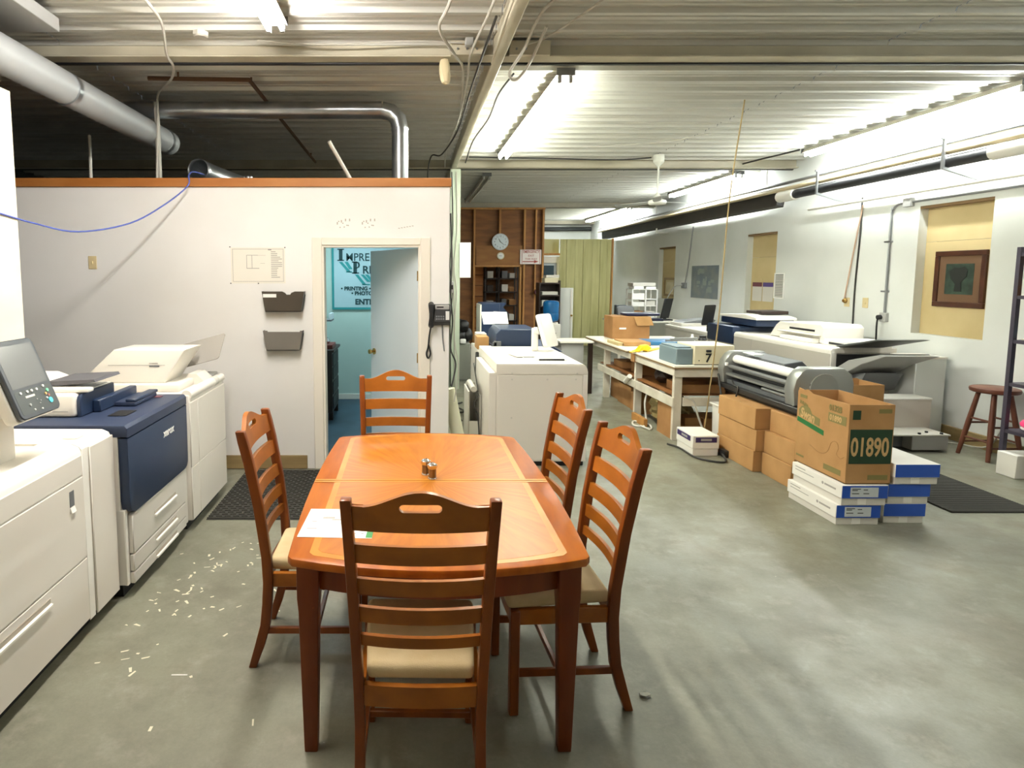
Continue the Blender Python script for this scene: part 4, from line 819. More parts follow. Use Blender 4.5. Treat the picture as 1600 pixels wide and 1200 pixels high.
# ================================================================== WORK BENCH
t = T('work_bench', 'long white topped timber bench with a lower rail', 'bench', (3.4, 8, 0))
BX, BY0, BY1 = 2.79, 6.36, 9.5
P(t, 'top', box(nb(), BX-.02, 4.05, BY0, 7.70, .795, .812), M_tabletop); P(t, 'top', box(nb(), BX-.05, 4.05, 7.706, BY1, .80, .817), M_tabletop)
P(t, 'top_edge', box(nb(), BX-.022, 4.05, BY0-.002, 7.70, .778, .795), M_edge); P(t, 'top_edge', box(nb(), BX-.052, 4.05, 7.706, BY1, .783, .80), M_edge)
P(t, 'apron', box(nb(), BX-.012, BX+.01, BY0+.02, 7.5, .70, .778, .003, 1), M_timber); P(t, 'apron', box(nb(), BX-.02, BX+.01, 7.62, 9.4, .71, .783, .003, 1), M_timber); P(t, 'apron', box(nb(), BX, 4.0, BY0+.02, BY0+.04, .69, .778, .003, 1), M_timber)
P(t, 'joint_block', box(nb(), BX-.025, BX+.02, 7.50, 7.62, .69, .79), M_kraft2)
for x in (BX+.01, 3.95):
    for y in (6.42, 7.53, 8.74): P(t, 'leg', box(nb(), x, x+.085, y, y+.05, 0, .778, .003, 1), M_timber)
P(t, 'rail', box(nb(), BX-.012, BX+.012, 6.40, 7.46, .365, .465, .003, 1), M_timber); P(t, 'rail', box(nb(), BX-.012, BX+.012, 7.48, 9.0, .37, .46, .003, 1), M_timber); P(t, 'rail', box(nb(), BX+.1, 3.98, 6.40, 6.42, .375, .47, .003, 1), M_timber)
P(t, 'lower_shelf', box(nb(), BX+.03, 3.95, 6.5, 9.0, .47, .485), M_ply)
S('cardboard_sheet', box(nb(), BX+.02, BX+.06, 6.49, 6.85, 0, .37), M_kraft2, 'brown cardboard sheet on end behind the near bench leg', 'cardboard')
def carton(name, x0, x1, y0, y1, z0, z1, label, m=None, group=None, tape=True):
    t = T(name, label, 'box', ((x0+x1)/2, (y0+y1)/2, z0), group=group)
    P(t, 'body', box(nb(), x0, x1, y0, y1, z0, z1, .004, 1), m or M_kraft)
    if tape: P(t, 'flap_seam', box(nb(), x0+.004, x1-.004, (y0+y1)/2-.002, (y0+y1)/2+.002, z1-.001, z1+.0012), M_kraftd, False)
    return t
for x0, x1, y0, y1, z0, z1, lab in ((2.92, 3.3, 8.0, 8.5, 0, .28, 'brown carton on the floor under the far half of the bench'), (2.90, 3.2, 7.66, 7.95, 0, .24, 'brown carton on the floor behind the middle bench leg'),
        (2.95, 3.3, 8.55, 8.9, 0, .34, 'brown carton on the floor beside the far bench leg'), (3.02, 3.2, 6.62, 6.9, 0, .20, 'small brown carton under the near end of the bench'), (3.23, 3.6, 6.62, 6.95, 0, .19, 'wide brown carton under the near end of the bench'),
        (2.92, 3.40, 6.52, 6.9, .488, .585, 'shallow brown carton on the bench shelf near end'), (2.95, 3.4, 7.7, 8.1, .488, .62, 'brown carton on the bench shelf by the middle leg'), (2.9, 3.3, 8.3, 8.65, .488, .58, 'shallow brown carton on the bench shelf far end')):
    carton('carton', x0, x1, y0, y1, z0, z1, lab, M_kraft2, 'cartons under the bench')
b = nb(); bmesh.ops.create_icosphere(b, subdivisions=3, radius=1)
for v in b.verts:
    n = v.co.normalized(); v.co = Vector((n.x*.22, n.y*.33, max(-.165, n.z*.18+.02))) * random.uniform(.9, 1.1); v.co.z = max(-.165, v.co.z); v.co += Vector((3.08, 7.12, .168))
S('crumpled_bag', b, mat('bag_brown', '8A7A4C', .6), 'crumpled olive plastic bag on the floor under the bench', 'bag', smooth=False)
b = nb(); bmesh.ops.create_icosphere(b, subdivisions=2, radius=1)
for v in b.verts: n = v.co.normalized(); v.co = Vector((n.x*.13, n.y*.2, n.z*.10)) * random.uniform(.85, 1.15); v.co.z = max(-.09, v.co.z); v.co += Vector((3.05, 7.2, .577))
S('dark_cloth', b, M_desk, 'dark crumpled cloth on the bench shelf behind the rail', 'cloth', smooth=False)
t = S('timber_offcut', box(nb(), 2.72, 2.76, 7.0, 7.40, .0, .09), M_stud, 'short timber offcut on the floor against the middle bench leg', 'board')
cable([(2.86, 7.25, .42), (2.80, 7.2, .25), (2.80, 7.15, .06), (2.72, 7.0, .012), (2.62, 7.05, .012), (2.70, 7.25, .012), (2.80, 7.05, .02), (2.74, 6.85, .012), (2.66, 6.95, .03)], .011, M_pipew, 'white cable coiled on the floor under the bench', 8)
S('paper_roll_small', tube(nb(), [(2.755, 7.60, .50), (2.765, 7.78, .40)], .030, 10), M_roll, 'small white roll stuck behind the bench rail', 'roll')
cable([(2.9, 6.38, .48), (2.98, 6.35, .44), (3.03, 6.34, .28), (3.10, 6.3, .08), (3.14, 6.25, .02)], .010, M_cable, 'grey cable hanging over the end rail of the bench')
# small white box with purple labels, white bin
t = T('paper_box', 'white box with purple labels on the floor by the near bench leg', 'box', (2.9, 6.0, 0))
x0, x1, y0, y1 = 2.765, 3.01, 5.86, 6.22
P(t, 'body', box(nb(), x0, x1, y0, y1, 0, .135, .003, 1), M_boxw); P(t, 'lid', box(nb(), x0-.006, x1+.006, y0-.006, y1+.006, .07, .20, .004, 1), M_boxw)
P(t, 'label', box(nb(), x0+.02, x1-.02, y0-.009, y0-.006, .135, .185), mat('label_purple', '3A2A5E', .6), False); P(t, 'label', box(nb(), x0-.009, x0-.006, y0+.05, y1-.02, .135, .185), MATS['label_purple'], False)
P(t, 'label_print', box(nb(), x0+.07, x1-.07, y0-.010, y0-.009, .15, .172), M_lgrey, False); P(t, 'label_print', box(nb(), x0-.010, x0-.009, y0+.11, y1-.12, .15, .172), M_lgrey, False)
cable([(2.68, 6.25, .012), (2.74, 6.1, .012), (2.76, 5.75, .012), (2.95, 5.62, .012), (3.02, 5.78, .03), (3.05, 5.9, .012)], .010, M_cabled, 'dark cable lying on the floor round the white box')
S('power_adapter', box(nb(), 3.03, 3.09, 5.78, 5.9, 0, .07, .01, 2), M_dark, 'black power adapter beside the white box', 'adapter')
t = T('white_bin', 'tall narrow white bin between the bench and the brown cartons', 'bin', (3.24, 6.25, 0))
P(t, 'body', prism(nb(), [(3.17, 0), (3.155, .42), (3.33, .42), (3.315, 0)], 'y', 6.12, 6.32, .02, 3), M_boxw); P(t, 'rim', box(nb(), 3.14, 3.345, 6.10, 6.34, .42, .44, .006, 2), M_boxw)
cable([(3.36, 6.1, .60), (3.34, 6.08, .35), (3.28, 6.08, .13), (3.22, 6.08, .10), (3.17, 6.08, .2), (3.15, 6.08, .42), (3.2, 6.3, .74)], .009, M_cabled, 'black cable looping in front of the tall white bin')
# things on the bench
t = T('folding_machine', 'cream and grey folding machine with a black figure 7 on the bench end', 'machine', (3.2, 6.6, .812))
P(t, 'cream_housing', box(nb(), 3.0, 3.42, 6.42, 6.85, .815, 1.02, .006, 1), M_creamdev); P(t, 'grey_end', box(nb(), 2.82, 3.0, 6.45, 6.90, .812, .985, .008, 1), M_greyroll); P(t, 'grey_lid', box(nb(), 2.84, 3.0, 6.5, 6.9, .985, 1.0, .004, 1), M_greyroll)
for k in range(3): P(t, 'roller', cyl(nb(), (2.90+.05*k, 6.92, 1.02+.012*k), (3.22+.02*k, 6.92, 1.02+.012*k), .012, n=8), M_steel)
P(t, 'base_strip', box(nb(), 3.0, 3.42, 6.415, 6.42, .812, .82), M_dark); P(t, 'clamp', box(nb(), 3.12, 3.17, 6.40, 6.42, .95, .975, .003, 1), M_dark)
txt(t, '7', .13, M_black, (3.115, 6.418, .845), FACE_CAM, bold=.003)
for x in (3.05, 3.37): P(t, 'screw', cyl(nb(), (x, 6.414, .86), (x, 6.42, .86), .006, n=6), M_dark)
b = nb(); lathe(b, [(.032, .812), (.035, .83), (.035, .93), (.02, .95), (.014, .955), (.014, .985)], 3.72, 8.05, 14); t = S('ink_bottle', b, M_paper, 'small white bottle beside the dark jar on the bench', 'bottle')
t = T('dark_jar', 'dark jar with a cream label on the bench', 'jar', (3.86, 8.05, .817))
b = nb(); lathe(b, [(.05, .817), (.052, .83), (.052, .92), (.04, .935)], 3.86, 8.05, 14); P(t, 'body', b, M_dark); b = nb(); lathe(b, [(.042, .935), (.042, .965)], 3.86, 8.05, 14); P(t, 'lid', b, M_black); b = nb(); lathe(b, [(.0535, .85), (.0535, .90)], 3.86, 8.05, 14); P(t, 'label', b, M_creamdev)
t = S('blue_case', box(nb(), 3.22, 3.86, 8.20, 8.62, .817, .868, .012, 2), M_bluebox, 'flat blue plastic case lying on the bench', 'case')
S('black_tray', box(nb(), 3.15, 3.62, 8.66, 8.9, .817, .835, .006, 1), M_dark, 'black flat tray behind the blue case', 'tray')
t = T('yellow_strap', 'bright yellow plastic strap knotted on the bench edge', 'strap', (2.9, 7.6, .817))
b = nb(); prism(b, [(0, 0), (.05, .02), (.10, .075), (.17, .085), (.22, .05), (.18, .01), (.12, .02), (.07, -.0)], 'y', 0, .10, .008, 1); bmesh.ops.translate(b, vec=(2.76, 7.5, .818), verts=b.verts[:]); P(t, 'knot', b, M_yellow)
P(t, 'tail', prism(nb(), [(2.93, 7.52), (3.25, 7.85), (3.22, 7.91), (2.90, 7.6)], 'z', .818, .828), M_yellow)
P(t, 'tail', prism(nb(), [(2.80, 7.50), (2.70, 7.42), (2.69, 7.47), (2.80, 7.56)], 'z', .818, .826), M_yellow)
carton('flat_carton', 2.86, 3.20, 8.10, 8.55, .817, .872, 'flat brown carton lying behind the yellow strap', M_kraft)
carton('flat_carton', 2.78, 2.85, 8.15, 8.6, .817, .86, 'narrow pale carton at the far left edge of the bench', M_tan, None, False)
t = carton('big_carton', 3.0, 3.55, 9.05, 9.45, .817, 1.15, 'large brown carton at the far end of the bench under a black tray', M_kraft2)
P(t, 'flap', prism(nb(), [(3.30, 1.15), (3.55, 1.15), (3.60, 1.02), (3.36, 1.01)], 'y', 9.03, 9.04), M_kraft, False); P(t, 'handle_hole', box(nb(), 3.10, 3.2, 9.044, 9.051, .96, .985), M_paper, False)
S('black_lid_tray', box(nb(), 3.22, 3.72, 9.1, 9.4, 1.153, 1.195, .015, 2), mat('ink_navy', '181A3C', .4), 'shallow dark navy tray on top of the large carton', 'tray')
# ================================================================== LAMINATOR TABLE, CARTONS
t = T('black_table', 'low black topped table carrying the laminator', 'table', (3.65, 5.5, 0))
P(t, 'top', box(nb(), 3.20, 3.84, 4.80, 6.30, .615, .66, .004, 1), mat('black_laminate', '2B2A28', .35)); P(t, 'apron', box(nb(), 3.24, 3.26, 4.86, 6.24, .585, .615), M_black); P(t, 'apron', box(nb(), 3.26, 3.82, 4.84, 4.86, .585, .615), M_black)
for x in (3.48, 3.76):
    for y in (4.86, 6.18): P(t, 'leg', box(nb(), x, x+.05, y, y+.05, 0, .615), M_black)
t = T('roll_laminator', 'silver roll laminator with a cream roll on the low black table', 'laminator', (3.45, 5.7, .66))
capp = [(3.22, .665), (3.205, .80), (3.225, .89), (3.27, .955), (3.31, .983), (3.62, .983), (3.69, .93), (3.71, .86), (3.71, .665)]
for y0, y1 in ((5.06, 5.20), (6.22, 6.34)):
    c_ = P(t, 'end_cap', prism(nb(), capp, 'y', y0, y1, .014, 2), M_silver)
    if y0 < 5.5:
        b = nb(); pts = [(3.46+.12*math.cos(R(a)), y0-.002, .82+.12*math.sin(R(a))) for a in range(60, 200, 10)]; tube(b, pts, .006, 6); P(c_, 'rim', b, M_chrome)
        P(c_, 'disc', cyl(nb(), (3.46, y0-.004, .82), (3.46, y0, .82), .115, n=24), M_silver)
P(t, 'base', box(nb(), 3.25, 3.70, 5.20, 6.22, .662, .70), M_lamgrey); P(t, 'core', box(nb(), 3.40, 3.66, 5.20, 6.22, .70, .90, .01, 1), M_lamgrey)
P(t, 'cream_roll', cyl(nb(), (3.34, 5.20, .905), (3.34, 6.22, .905), .042, n=18), M_roll)
P(t, 'top_cover', prism(nb(), [(3.40, .90), (3.42, .95), (3.58, .975), (3.66, .90)], 'y', 5.55, 6.22, .006, 1), M_lamgrey)
P(t, 'feed_bar', cyl(nb(), (3.27, 5.2, .83), (3.27, 6.22, .83), .022, n=12), M_steel); P(t, 'pull_roller', cyl(nb(), (3.33, 5.2, .785), (3.33, 6.22, .785), .028, n=12), M_dark); P(t, 'feed_table', prism(nb(), [(3.235, .765), (3.40, .775), (3.40, .755), (3.235, .745)], 'y', 5.2, 6.22), M_silver); P(t, 'lower_bar', cyl(nb(), (3.26, 5.2, .715), (3.26, 5.6, .715), .015, n=10), M_silver)
P(t, 'paper_tag', box(nb(), 3.36, 3.46, 5.95, 6.15, .978, .985), M_paper)
P(t, 'switch', box(nb(), 3.225, 3.245, 6.2, 6.225, .84, .87), M_paper)
cable([(3.24, 6.1, .70), (3.21, 6.0, .675), (3.195, 5.9, .66), (3.185, 5.95, .5), (3.19, 6.1, .3)], .008, M_cabled, 'black mains cable drooping from the laminator table')
for k in range(3): carton('kraft_carton', 3.075+.008*(k == 1), 3.385, 5.37-.015*(k % 2), 6.02, .193*k, .193*k+.191, 'plain brown carton, %s in the stack beside the white bin' % ('bottom', 'middle', 'top')[k], None, 'brown cartons in front of the laminator table')
for k, (x0, x1, y0, y1) in enumerate(((3.14, 3.44, 4.93, 5.345), (3.15, 3.44, 4.91, 5.345), (3.19, 3.45, 4.83, 5.34))): carton('kraft_carton', x0, x1, y0, y1, .193*k, .193*k+.191, 'plain brown carton, %s in the stack behind the printed open carton' % ('bottom', 'middle', 'top')[k], None, 'brown cartons in front of the laminator table')
# ------- paper boxes with blue ends
def paper_box(x0, y0, z0, lab, labelled, w=.30, l=.56):
    t = T('paper_box', lab, 'box', (x0+w/2, y0+l/2, z0), group='white paper boxes with blue ends')
    P(t, 'tray', box(nb(), x0+.008, x0+w-.008, y0+.008, y0+l-.008, z0, z0+.052, .002, 1), M_boxg)
    P(t, 'lid', box(nb(), x0, x0+w, y0, y0+l, z0+.050, z0+.146, .003, 1), M_boxw)
    P(t, 'blue_end', box(nb(), x0+.003, x0+w-.003, y0-.0015, y0, z0+.053, z0+.143), M_blue, False, label='deep blue end')
    P(t, 'tray_tape', box(nb(), x0+.12, x0+.18, y0+.0065, y0+.008, z0+.004, z0+.048), M_boxw, False)
    if labelled:
        l_ = P(t, 'label', box(nb(), x0+.06, x0+w-.07, y0-.003, y0-.0015, z0+.062, z0+.132), M_labelg, False)
        b = nb()
        for a, c0, zz in ((.07, .13, .118), (.07, .11, .108), (.15, .18, .112), (.15, .19, .085), (.07, .12, .085)): box(b, x0+a, x0+c0, y0-.004, y0-.003, z0+zz, z0+zz+.006)
        P(l_, 'print', b, M_ink, False)
        b = nb(); cyl(b, (x0-.001, y0+.20, z0+.10), (x0, y0+.20, z0+.10), .011, n=12); box(b, x0-.001, x0, y0+.06, y0+.18, z0+.093, z0+.106)
        box(b, x0-.001, x0, y0+.40, y0+.52, z0+.122, z0+.128); box(b, x0-.001, x0, y0+.30, y0+.52, z0+.10, z0+.105); P(t, 'print', b, M_inkl, False)
    return t
paper_box(3.005, 4.19, 0, 'white box with a blue labelled end on the floor, bottom box under the printed carton', True, .315)
paper_box(3.025, 4.175, .147, 'white box with a blue labelled end directly under the printed carton', True, .325)
paper_box(3.362, 4.22, 0, 'white box with a plain blue end, bottom of the stack of three', False)
paper_box(3.375, 4.21, .147, 'white box with a plain blue end, middle of the stack of three', False)
paper_box(3.40, 4.19, .294, 'white box with a plain blue end, top of the stack of three', False, .315)
# ------- printed open carton
t = T('printed_carton', 'open brown carton printed with green numbers on top of the paper boxes', 'box', (3.2, 4.5, .294))
cx0, cx1, cy0, cy1, cz0, cz1 = 3.06, 3.375, 4.20, 4.77, .294, .86
P(t, 'bottom', box(nb(), cx0, cx1, cy0, cy1, cz0, cz0+.006), M_kraftd, False)
P(t, 'side', box(nb(), cx0, cx0+.006, cy0, cy1, cz0, cz1), M_kraft, False); P(t, 'side', box(nb(), cx1-.006, cx1, cy0, cy1, cz0, cz1), M_kraft, False)
P(t, 'end', box(nb(), cx0+.006, cx1-.006, cy0, cy0+.006, cz0, cz1), M_kraft, False); P(t, 'end', box(nb(), cx0+.006, cx1-.006, cy1-.006, cy1, cz0, cz1), M_kraft, False)
P(t, 'torn_flap', prism(nb(), [(4.60, cz1), (4.76, cz1), (4.76, cz1+.02), (4.70, cz1+.012), (4.66, cz1+.024), (4.62, cz1+.01)], 'x', cx0, cx0+.006), M_kraft, False)
y_ = cy0-.0015
P(t, 'number_panel', box(nb(), cx0+.015, cx1-.006, y_, cy0, .44, .685), M_dgreen, False); txt(t, '01890', .185, M_printk, (cx0+.022, y_-.0005, .498), FACE_CAM, sx=.58, bold=.004)
P(t, 'square_mark', box(nb(), cx0+.025, cx0+.08, y_, cy0, .755, .82), M_dgreen, False); P(t, 'code_block', box(nb(), cx1-.11, cx1-.02, y_, cy0, .80, .83), M_olive, False); P(t, 'code_block', box(nb(), cx1-.16, cx1-.02, y_, cy0, .325, .36), M_olive, False)
x_ = cx0-.0015
P(t, 'green_band', prism(nb(), [(4.76, .618), (4.45, .575), (4.45, .613), (4.76, .655)], 'x', x_, cx0), M_lgreen, False)
P(t, 'logo_shape', prism(nb(), [(4.74, .665), (4.50, .632), (4.50, .69), (4.59, .705), (4.62, .745), (4.67, .76), (4.72, .74), (4.75, .71)], 'x', x_, cx0), M_olive, False)
txt(t, 'Swan', .10, M_printk, (x_-.0005, 4.725, .665), (90, 8, -90), bold=.003, sx=.8); txt(t, 'White', .04, M_olive, (x_-.0005, 4.745, .762), (90, 8, -90), bold=.001)
txt(t, '01328', .062, M_olive, (x_-.0005, 4.405, .782), FACE_XN, bold=.002, sx=.85); P(t, 'number_panel', box(nb(), x_, cx0, 4.225, 4.41, .70, .765), M_olive, False); txt(t, '01890', .055, M_printk, (x_-.0005, 4.395, .713), FACE_XN, bold=.002, sx=.9)
P(t, 'swan_curve', tube(nb(), curve([(cx0-.0006, 4.60, .47), (cx0-.0006, 4.48, .44), (cx0-.0006, 4.40, .47), (cx0-.0006, 4.36, .55), (cx0-.0006, 4.31, .565), (cx0-.0006, 4.285, .53), (cx0-.0006, 4.30, .48), (cx0-.0006, 4.26, .46), (cx0-.0006, 4.225, .48)]), .0016, 4), M_kraftd, False)
P(t, 'code_block', box(nb(), x_, cx0, 4.25, 4.43, .335, .375), M_olive, False); P(t, 'code_block', box(nb(), x_, cx0, 4.66, 4.75, .345, .36), M_olive, False); P(t, 'code_block', box(nb(), x_, cx0, 4.66, 4.74, .81, .835), M_olive, False)
# small open carton and its stand behind
t = T('low_stand', 'low dark stand behind the printed carton', 'stand', (4.3, 5.95, 0)); P(t, 'top', box(nb(), 4.08, 4.50, 5.7, 6.2, .47, .50), M_desk)
for x in (4.08, 4.46):
    for y in (5.7, 6.16): P(t, 'leg', box(nb(), x, x+.04, y, y+.04, 0, .47), M_desk)
t = T('open_carton', 'small open brown carton standing behind the printed carton', 'box', (4.29, 5.9, .50))
for a in ((4.10, 4.105, 5.72, 6.05), (4.475, 4.48, 5.72, 6.05), (4.105, 4.475, 5.72, 5.725), (4.105, 4.475, 6.045, 6.05)): P(t, 'side', box(nb(), *a, .50, .725), M_kraft, False)
P(t, 'bottom', box(nb(), 4.105, 4.475, 5.725, 6.045, .50, .505), M_kraftd, False); P(t, 'flap', prism(nb(), [(4.11, .725), (4.475, .725), (4.46, .735), (4.13, .74)], 'y', 6.05, 6.055), M_kraft, False)
# ================================================================== PRINTER ROW ON THE RIGHT
t = T('finisher', 'big off-white finisher with a raised lid along the right wall', 'printer', (5.2, 8, 0)); X = 4.80
P(t, 'body', box(nb(), X, 5.55, 6.95, 9.05, .04, .88, .008, 1), mat('printer_grey_white', 'BDB8AE', .45)); P(t, 'plinth', box(nb(), X+.05, 5.5, 7, 9, 0, .04), M_black)
P(t, 'top_rail', prism(nb(), [(X-.004, .86), (X, .90), (X+.02, .925), (X+.16, .93), (X+.16, .86)], 'y', 6.95, 9.05, .004, 1), M_warmw); P(t, 'top_cover', box(nb(), X+.16, 5.55, 6.95, 9.05, .88, .925), M_white)
P(t, 'panel', box(nb(), X-.005, X, 6.96, 8.55, .06, .855, .003, 1), MATS['printer_grey_white']); P(t, 'panel', box(nb(), X-.005, X, 8.56, 9.04, .06, .855, .003, 1), MATS['printer_grey_white']); P(t, 'corner_strip', box(nb(), X, X+.06, 6.94, 6.95, .04, .88), M_boxw)
l_ = P(t, 'raised_lid', prism(nb(), [(8.5, .93), (8.36, 1.09), (8.28, 1.14), (7.45, 1.16), (7.40, 1.12), (7.40, .93)], 'x', X+.20, 5.5, .012, 2), M_warmw); P(l_, 'slot', box(nb(), X+.194, X+.20, 7.55, 8.05, 1.06, 1.085), M_dark); P(l_, 'ledge', box(nb(), X+.10, X+.2, 7.45, 8.1, .93, .985, .008, 1), M_warmw); P(l_, 'side_tray', box(nb(), X+.12, X+.2, 7.42, 8.2, 1.02, 1.035, .004, 1), M_boxg)
P(t, 'end_hood', box(nb(), 4.98, 5.5, 6.95, 7.35, .925, 1.0, .01, 2), M_warmw); P(t, 'end_slot', box(nb(), 4.975, 4.98, 7.0, 7.25, .945, .97), M_dark)
tr = mat('tray_dark', '4A4C48', .5)
P(t, 'output_tray', prism(nb(), [(6.98, .955), (6.36, 1.09), (6.28, 1.09), (6.9, .94)], 'x', 4.86, 5.36, .006, 1), tr)
P(t, 'output_tray', prism(nb(), [(6.95, .70), (6.75, .82), (6.30, .935), (6.22, .93), (6.55, .80), (6.90, .60)], 'x', 4.86, 5.42, .006, 1), M_lgrey); P(t, 'tray_face', prism(nb(), [(6.72, .838), (6.32, .942), (6.30, .935), (6.70, .826)], 'x', 4.90, 5.38), tr)
P(t, 'end_recess', box(nb(), 4.86, 5.40, 6.93, 6.95, .45, .86), M_dark); P(t, 'tray_support', prism(nb(), [(6.94, .42), (6.94, .62), (6.60, .70), (6.70, .50)], 'x', 4.95, 5.36), M_grey)
t = T('white_cabinet', 'white cabinet beyond the output trays at the right wall', 'cabinet', (5.55, 6.6, 0)); P(t, 'body', box(nb(), 5.45, 5.78, 6.55, 6.9, .0, .86, .006, 1), M_rightw); P(t, 'top', box(nb(), 5.44, 5.785, 6.545, 6.905, .86, .88, .003, 1), M_white)
t = T('digital_press', 'navy printer with a white scanner in the right wall row', 'printer', (5.2, 9.2, 0))
P(t, 'body', box(nb(), 4.82, 5.55, 9.06, 9.82, .04, .74, .006, 1), M_white2); P(t, 'plinth', box(nb(), 4.9, 5.5, 9.1, 9.8, 0, .04), M_black); P(t, 'top_cover', box(nb(), 4.78, 5.55, 9.06, 9.84, .74, 1.0, .02, 2), M_navy)
P(t, 'scanner', box(nb(), 4.95, 5.5, 8.75, 9.75, 1.02, 1.12, .02, 2), M_navy); P(t, 'scanner_top', prism(nb(), [(8.7, 1.15), (9.0, 1.19), (9.78, 1.15), (9.78, 1.12), (8.7, 1.12)], 'x', 4.92, 5.5, .006, 1), M_warmw); P(t, 'neck', box(nb(), 5.1, 5.5, 9.1, 9.7, 1.0, 1.02), M_navy2); P(t, 'document_tray', box(nb(), 5.1, 5.5, 8.9, 9.3, 1.19, 1.235, .006, 1), M_desk)
t = T('control_screen', 'dark tilted touch screen on a stalk by the navy printer in the right row', 'screen', (4.78, 9.9, .83)); P(t, 'stalk', box(nb(), 4.86, 4.90, 9.98, 10.02, .845, 1.05), M_dark)
P(t, 'head', orient(prism(nb(), rrect(.24, .33, .02), 'z', 0, .03, .005, 1), (4.73, 9.95, .95), (.90, .42, 0), (.12, -.05, .99)), M_dark); P(t, 'screen_face', orient(prism(nb(), rrect(.2, .19, .005), 'z', -.003, 0), (4.76, 9.955, 1.06), (.90, .42, 0), (.12, -.05, .99)), mat('screen_olive', '4A4C40', .25))
t = T('paper_feeder', 'off-white feeder unit farthest along the right wall row', 'printer', (5.2, 10.6, 0)); P(t, 'body', box(nb(), 4.8, 5.55, 9.86, 11.5, .04, .79, .006, 1), MATS['printer_grey_white']); P(t, 'plinth', box(nb(), 4.86, 5.5, 9.9, 11.4, 0, .04), M_black); P(t, 'top_cover', box(nb(), 4.79, 5.56, 9.855, 11.51, .79, .845, .015, 2), M_warmw)
P(t, 'panel', box(nb(), 4.795, 4.8, 9.9, 10.6, .1, .76), M_white2); P(t, 'panel', box(nb(), 4.795, 4.8, 10.61, 11.45, .1, .76), M_white2)
# white machine on the floor
t = T('cutter_unit', 'white boxy unit with a grey drawer rail in front of the right wall', 'machine', (5.2, 6.3, 0))
P(t, 'housing', box(nb(), 4.72, 5.42, 6.28, 6.52, .03, .47, .004, 1), mat('warm_grey_white', 'CFC7BD', .5)); P(t, 'top', box(nb(), 4.71, 5.425, 6.275, 6.525, .47, .485, .003, 1), M_paper)
P(t, 'rail_box', box(nb(), 5.0, 5.36, 5.98, 6.27, .02, .165, .006, 1), M_lgrey); P(t, 'rail_top', box(nb(), 4.70, 5.37, 5.97, 6.28, .165, .18, .003, 1), M_white2)
for x in (5.08, 5.20, 5.30): P(t, 'stop', cyl(nb(), (x, 6.0+.06*(x == 5.2), .18), (x, 6.0+.06*(x == 5.2), .195), .014, n=8), M_dark)
P(t, 'side_arm', box(nb(), 4.62, 5.0, 6.1, 6.26, .02, .14, .006, 1), M_grey); P(t, 'cuff', tube(nb(), curve([(4.62, 6.2, .34), (4.80, 6.2, .42), (4.90, 6.18, .38), (4.86, 6.16, .30)]), .018, 8), M_paper); P(t, 'latch', box(nb(), 4.70, 4.84, 6.26, 6.28, .29, .315), M_dark); P(t, 'latch_knob', cyl(nb(), (4.90, 6.26, .27), (4.90, 6.28, .27), .014, n=8), M_dark)
cable([(5.37, 6.2, .06), (5.6, 6.15, .04), (5.76, 6.0, .05), (5.80, 5.9, .25), (5.81, 5.85, .45)], .008, M_cable, 'pale cable from the white unit to the right wall')
# ================================================================== RIGHT WALL ITEMS
def frame(name, y0, y1, z0, z1, mf, mm, ma, lab, fw, mw, dep=.03, xw=XW+.10):
    t = T(name, lab, 'picture', (xw-.01, (y0+y1)/2, z0))
    for a in ((y0, y1, z1-fw, z1), (y0, y1, z0, z0+fw), (y0, y0+fw, z0+fw, z1-fw), (y1-fw, y1, z0+fw, z1-fw)): P(t, 'frame_side', box(nb(), xw-dep, xw, *a, .004, 1), mf)
    P(t, 'mount', box(nb(), xw-dep*.5, xw-.002, y0+fw, y1-fw, z0+fw, z1-fw), mm, False); P(t, 'picture', box(nb(), xw-dep*.6, xw-dep*.5, y0+fw+mw, y1-fw-mw, z0+fw+mw, z1-fw-mw), ma, False); return t
frame('framed_picture', 6.33, 6.95, 1.41, 2.02, M_frame, M_matte, M_art, 'dark square picture in a brown wooden frame hanging in the near window recess', .055, .085)
fp = bpy.data.objects['framed_picture']
P(fp, 'dark_shape', prism(nb(), [(6.60, 1.58), (6.69, 1.58), (6.68, 1.66), (6.74, 1.72), (6.76, 1.80), (6.70, 1.84), (6.64, 1.835), (6.58, 1.85), (6.54, 1.81), (6.55, 1.74), (6.61, 1.68)], 'x', XW+.078, XW+.082), mat('shape_dark', '161A15', .6), False)
frame('framed_picture', 13.72, 14.30, 1.28, 1.70, M_goldf, mat('mount_cream', 'C9BC96', .8), mat('print_cream', 'D8CFB4', .8, c2='B8AE90', scale=(5, 5, 5)), 'small gold framed print in the far window recess', .05, .05)
t = T('map_poster', 'grey-blue map poster on the right wall', 'poster', (XW, 12.2, 1.3)); P(t, 'sheet', box(nb(), XW-.006, XW-.001, 11.64, 12.75, 1.30, 1.945), M_map, False)
b = nb()
for k in range(14):
    y, z = random.uniform(11.75, 12.4), random.uniform(1.38, 1.8); w, h = random.uniform(.05, .16), random.uniform(.03, .1); P(t, 'map_patch', box(nb(), XW-.008-.0002*k, XW-.006, y, y+w, z, z+h), mat('map_pale', '8A948E', .7), False)
for k, (y0, y1, m) in enumerate(((10.36, 10.64, M_maroon), (10.04, 10.33, M_purple))):
    t = T('wall_calendar', 'white hanging sheet with a %s header in the middle window recess' % ('maroon', 'purple')[k], 'paper', (XW+.09, (y0+y1)/2, 1.32), group='hanging sheets in the middle recess')
    P(t, 'sheet', box(nb(), XW+.094, XW+.10, y0, y1, 1.32, 1.58), M_boxg, False); P(t, 'header', box(nb(), XW+.092, XW+.094, y0, y1, 1.565, 1.635), m, False); P(t, 'backing', box(nb(), XW+.096, XW+.10, y0, y1, 1.635, 1.70), M_tan, False)
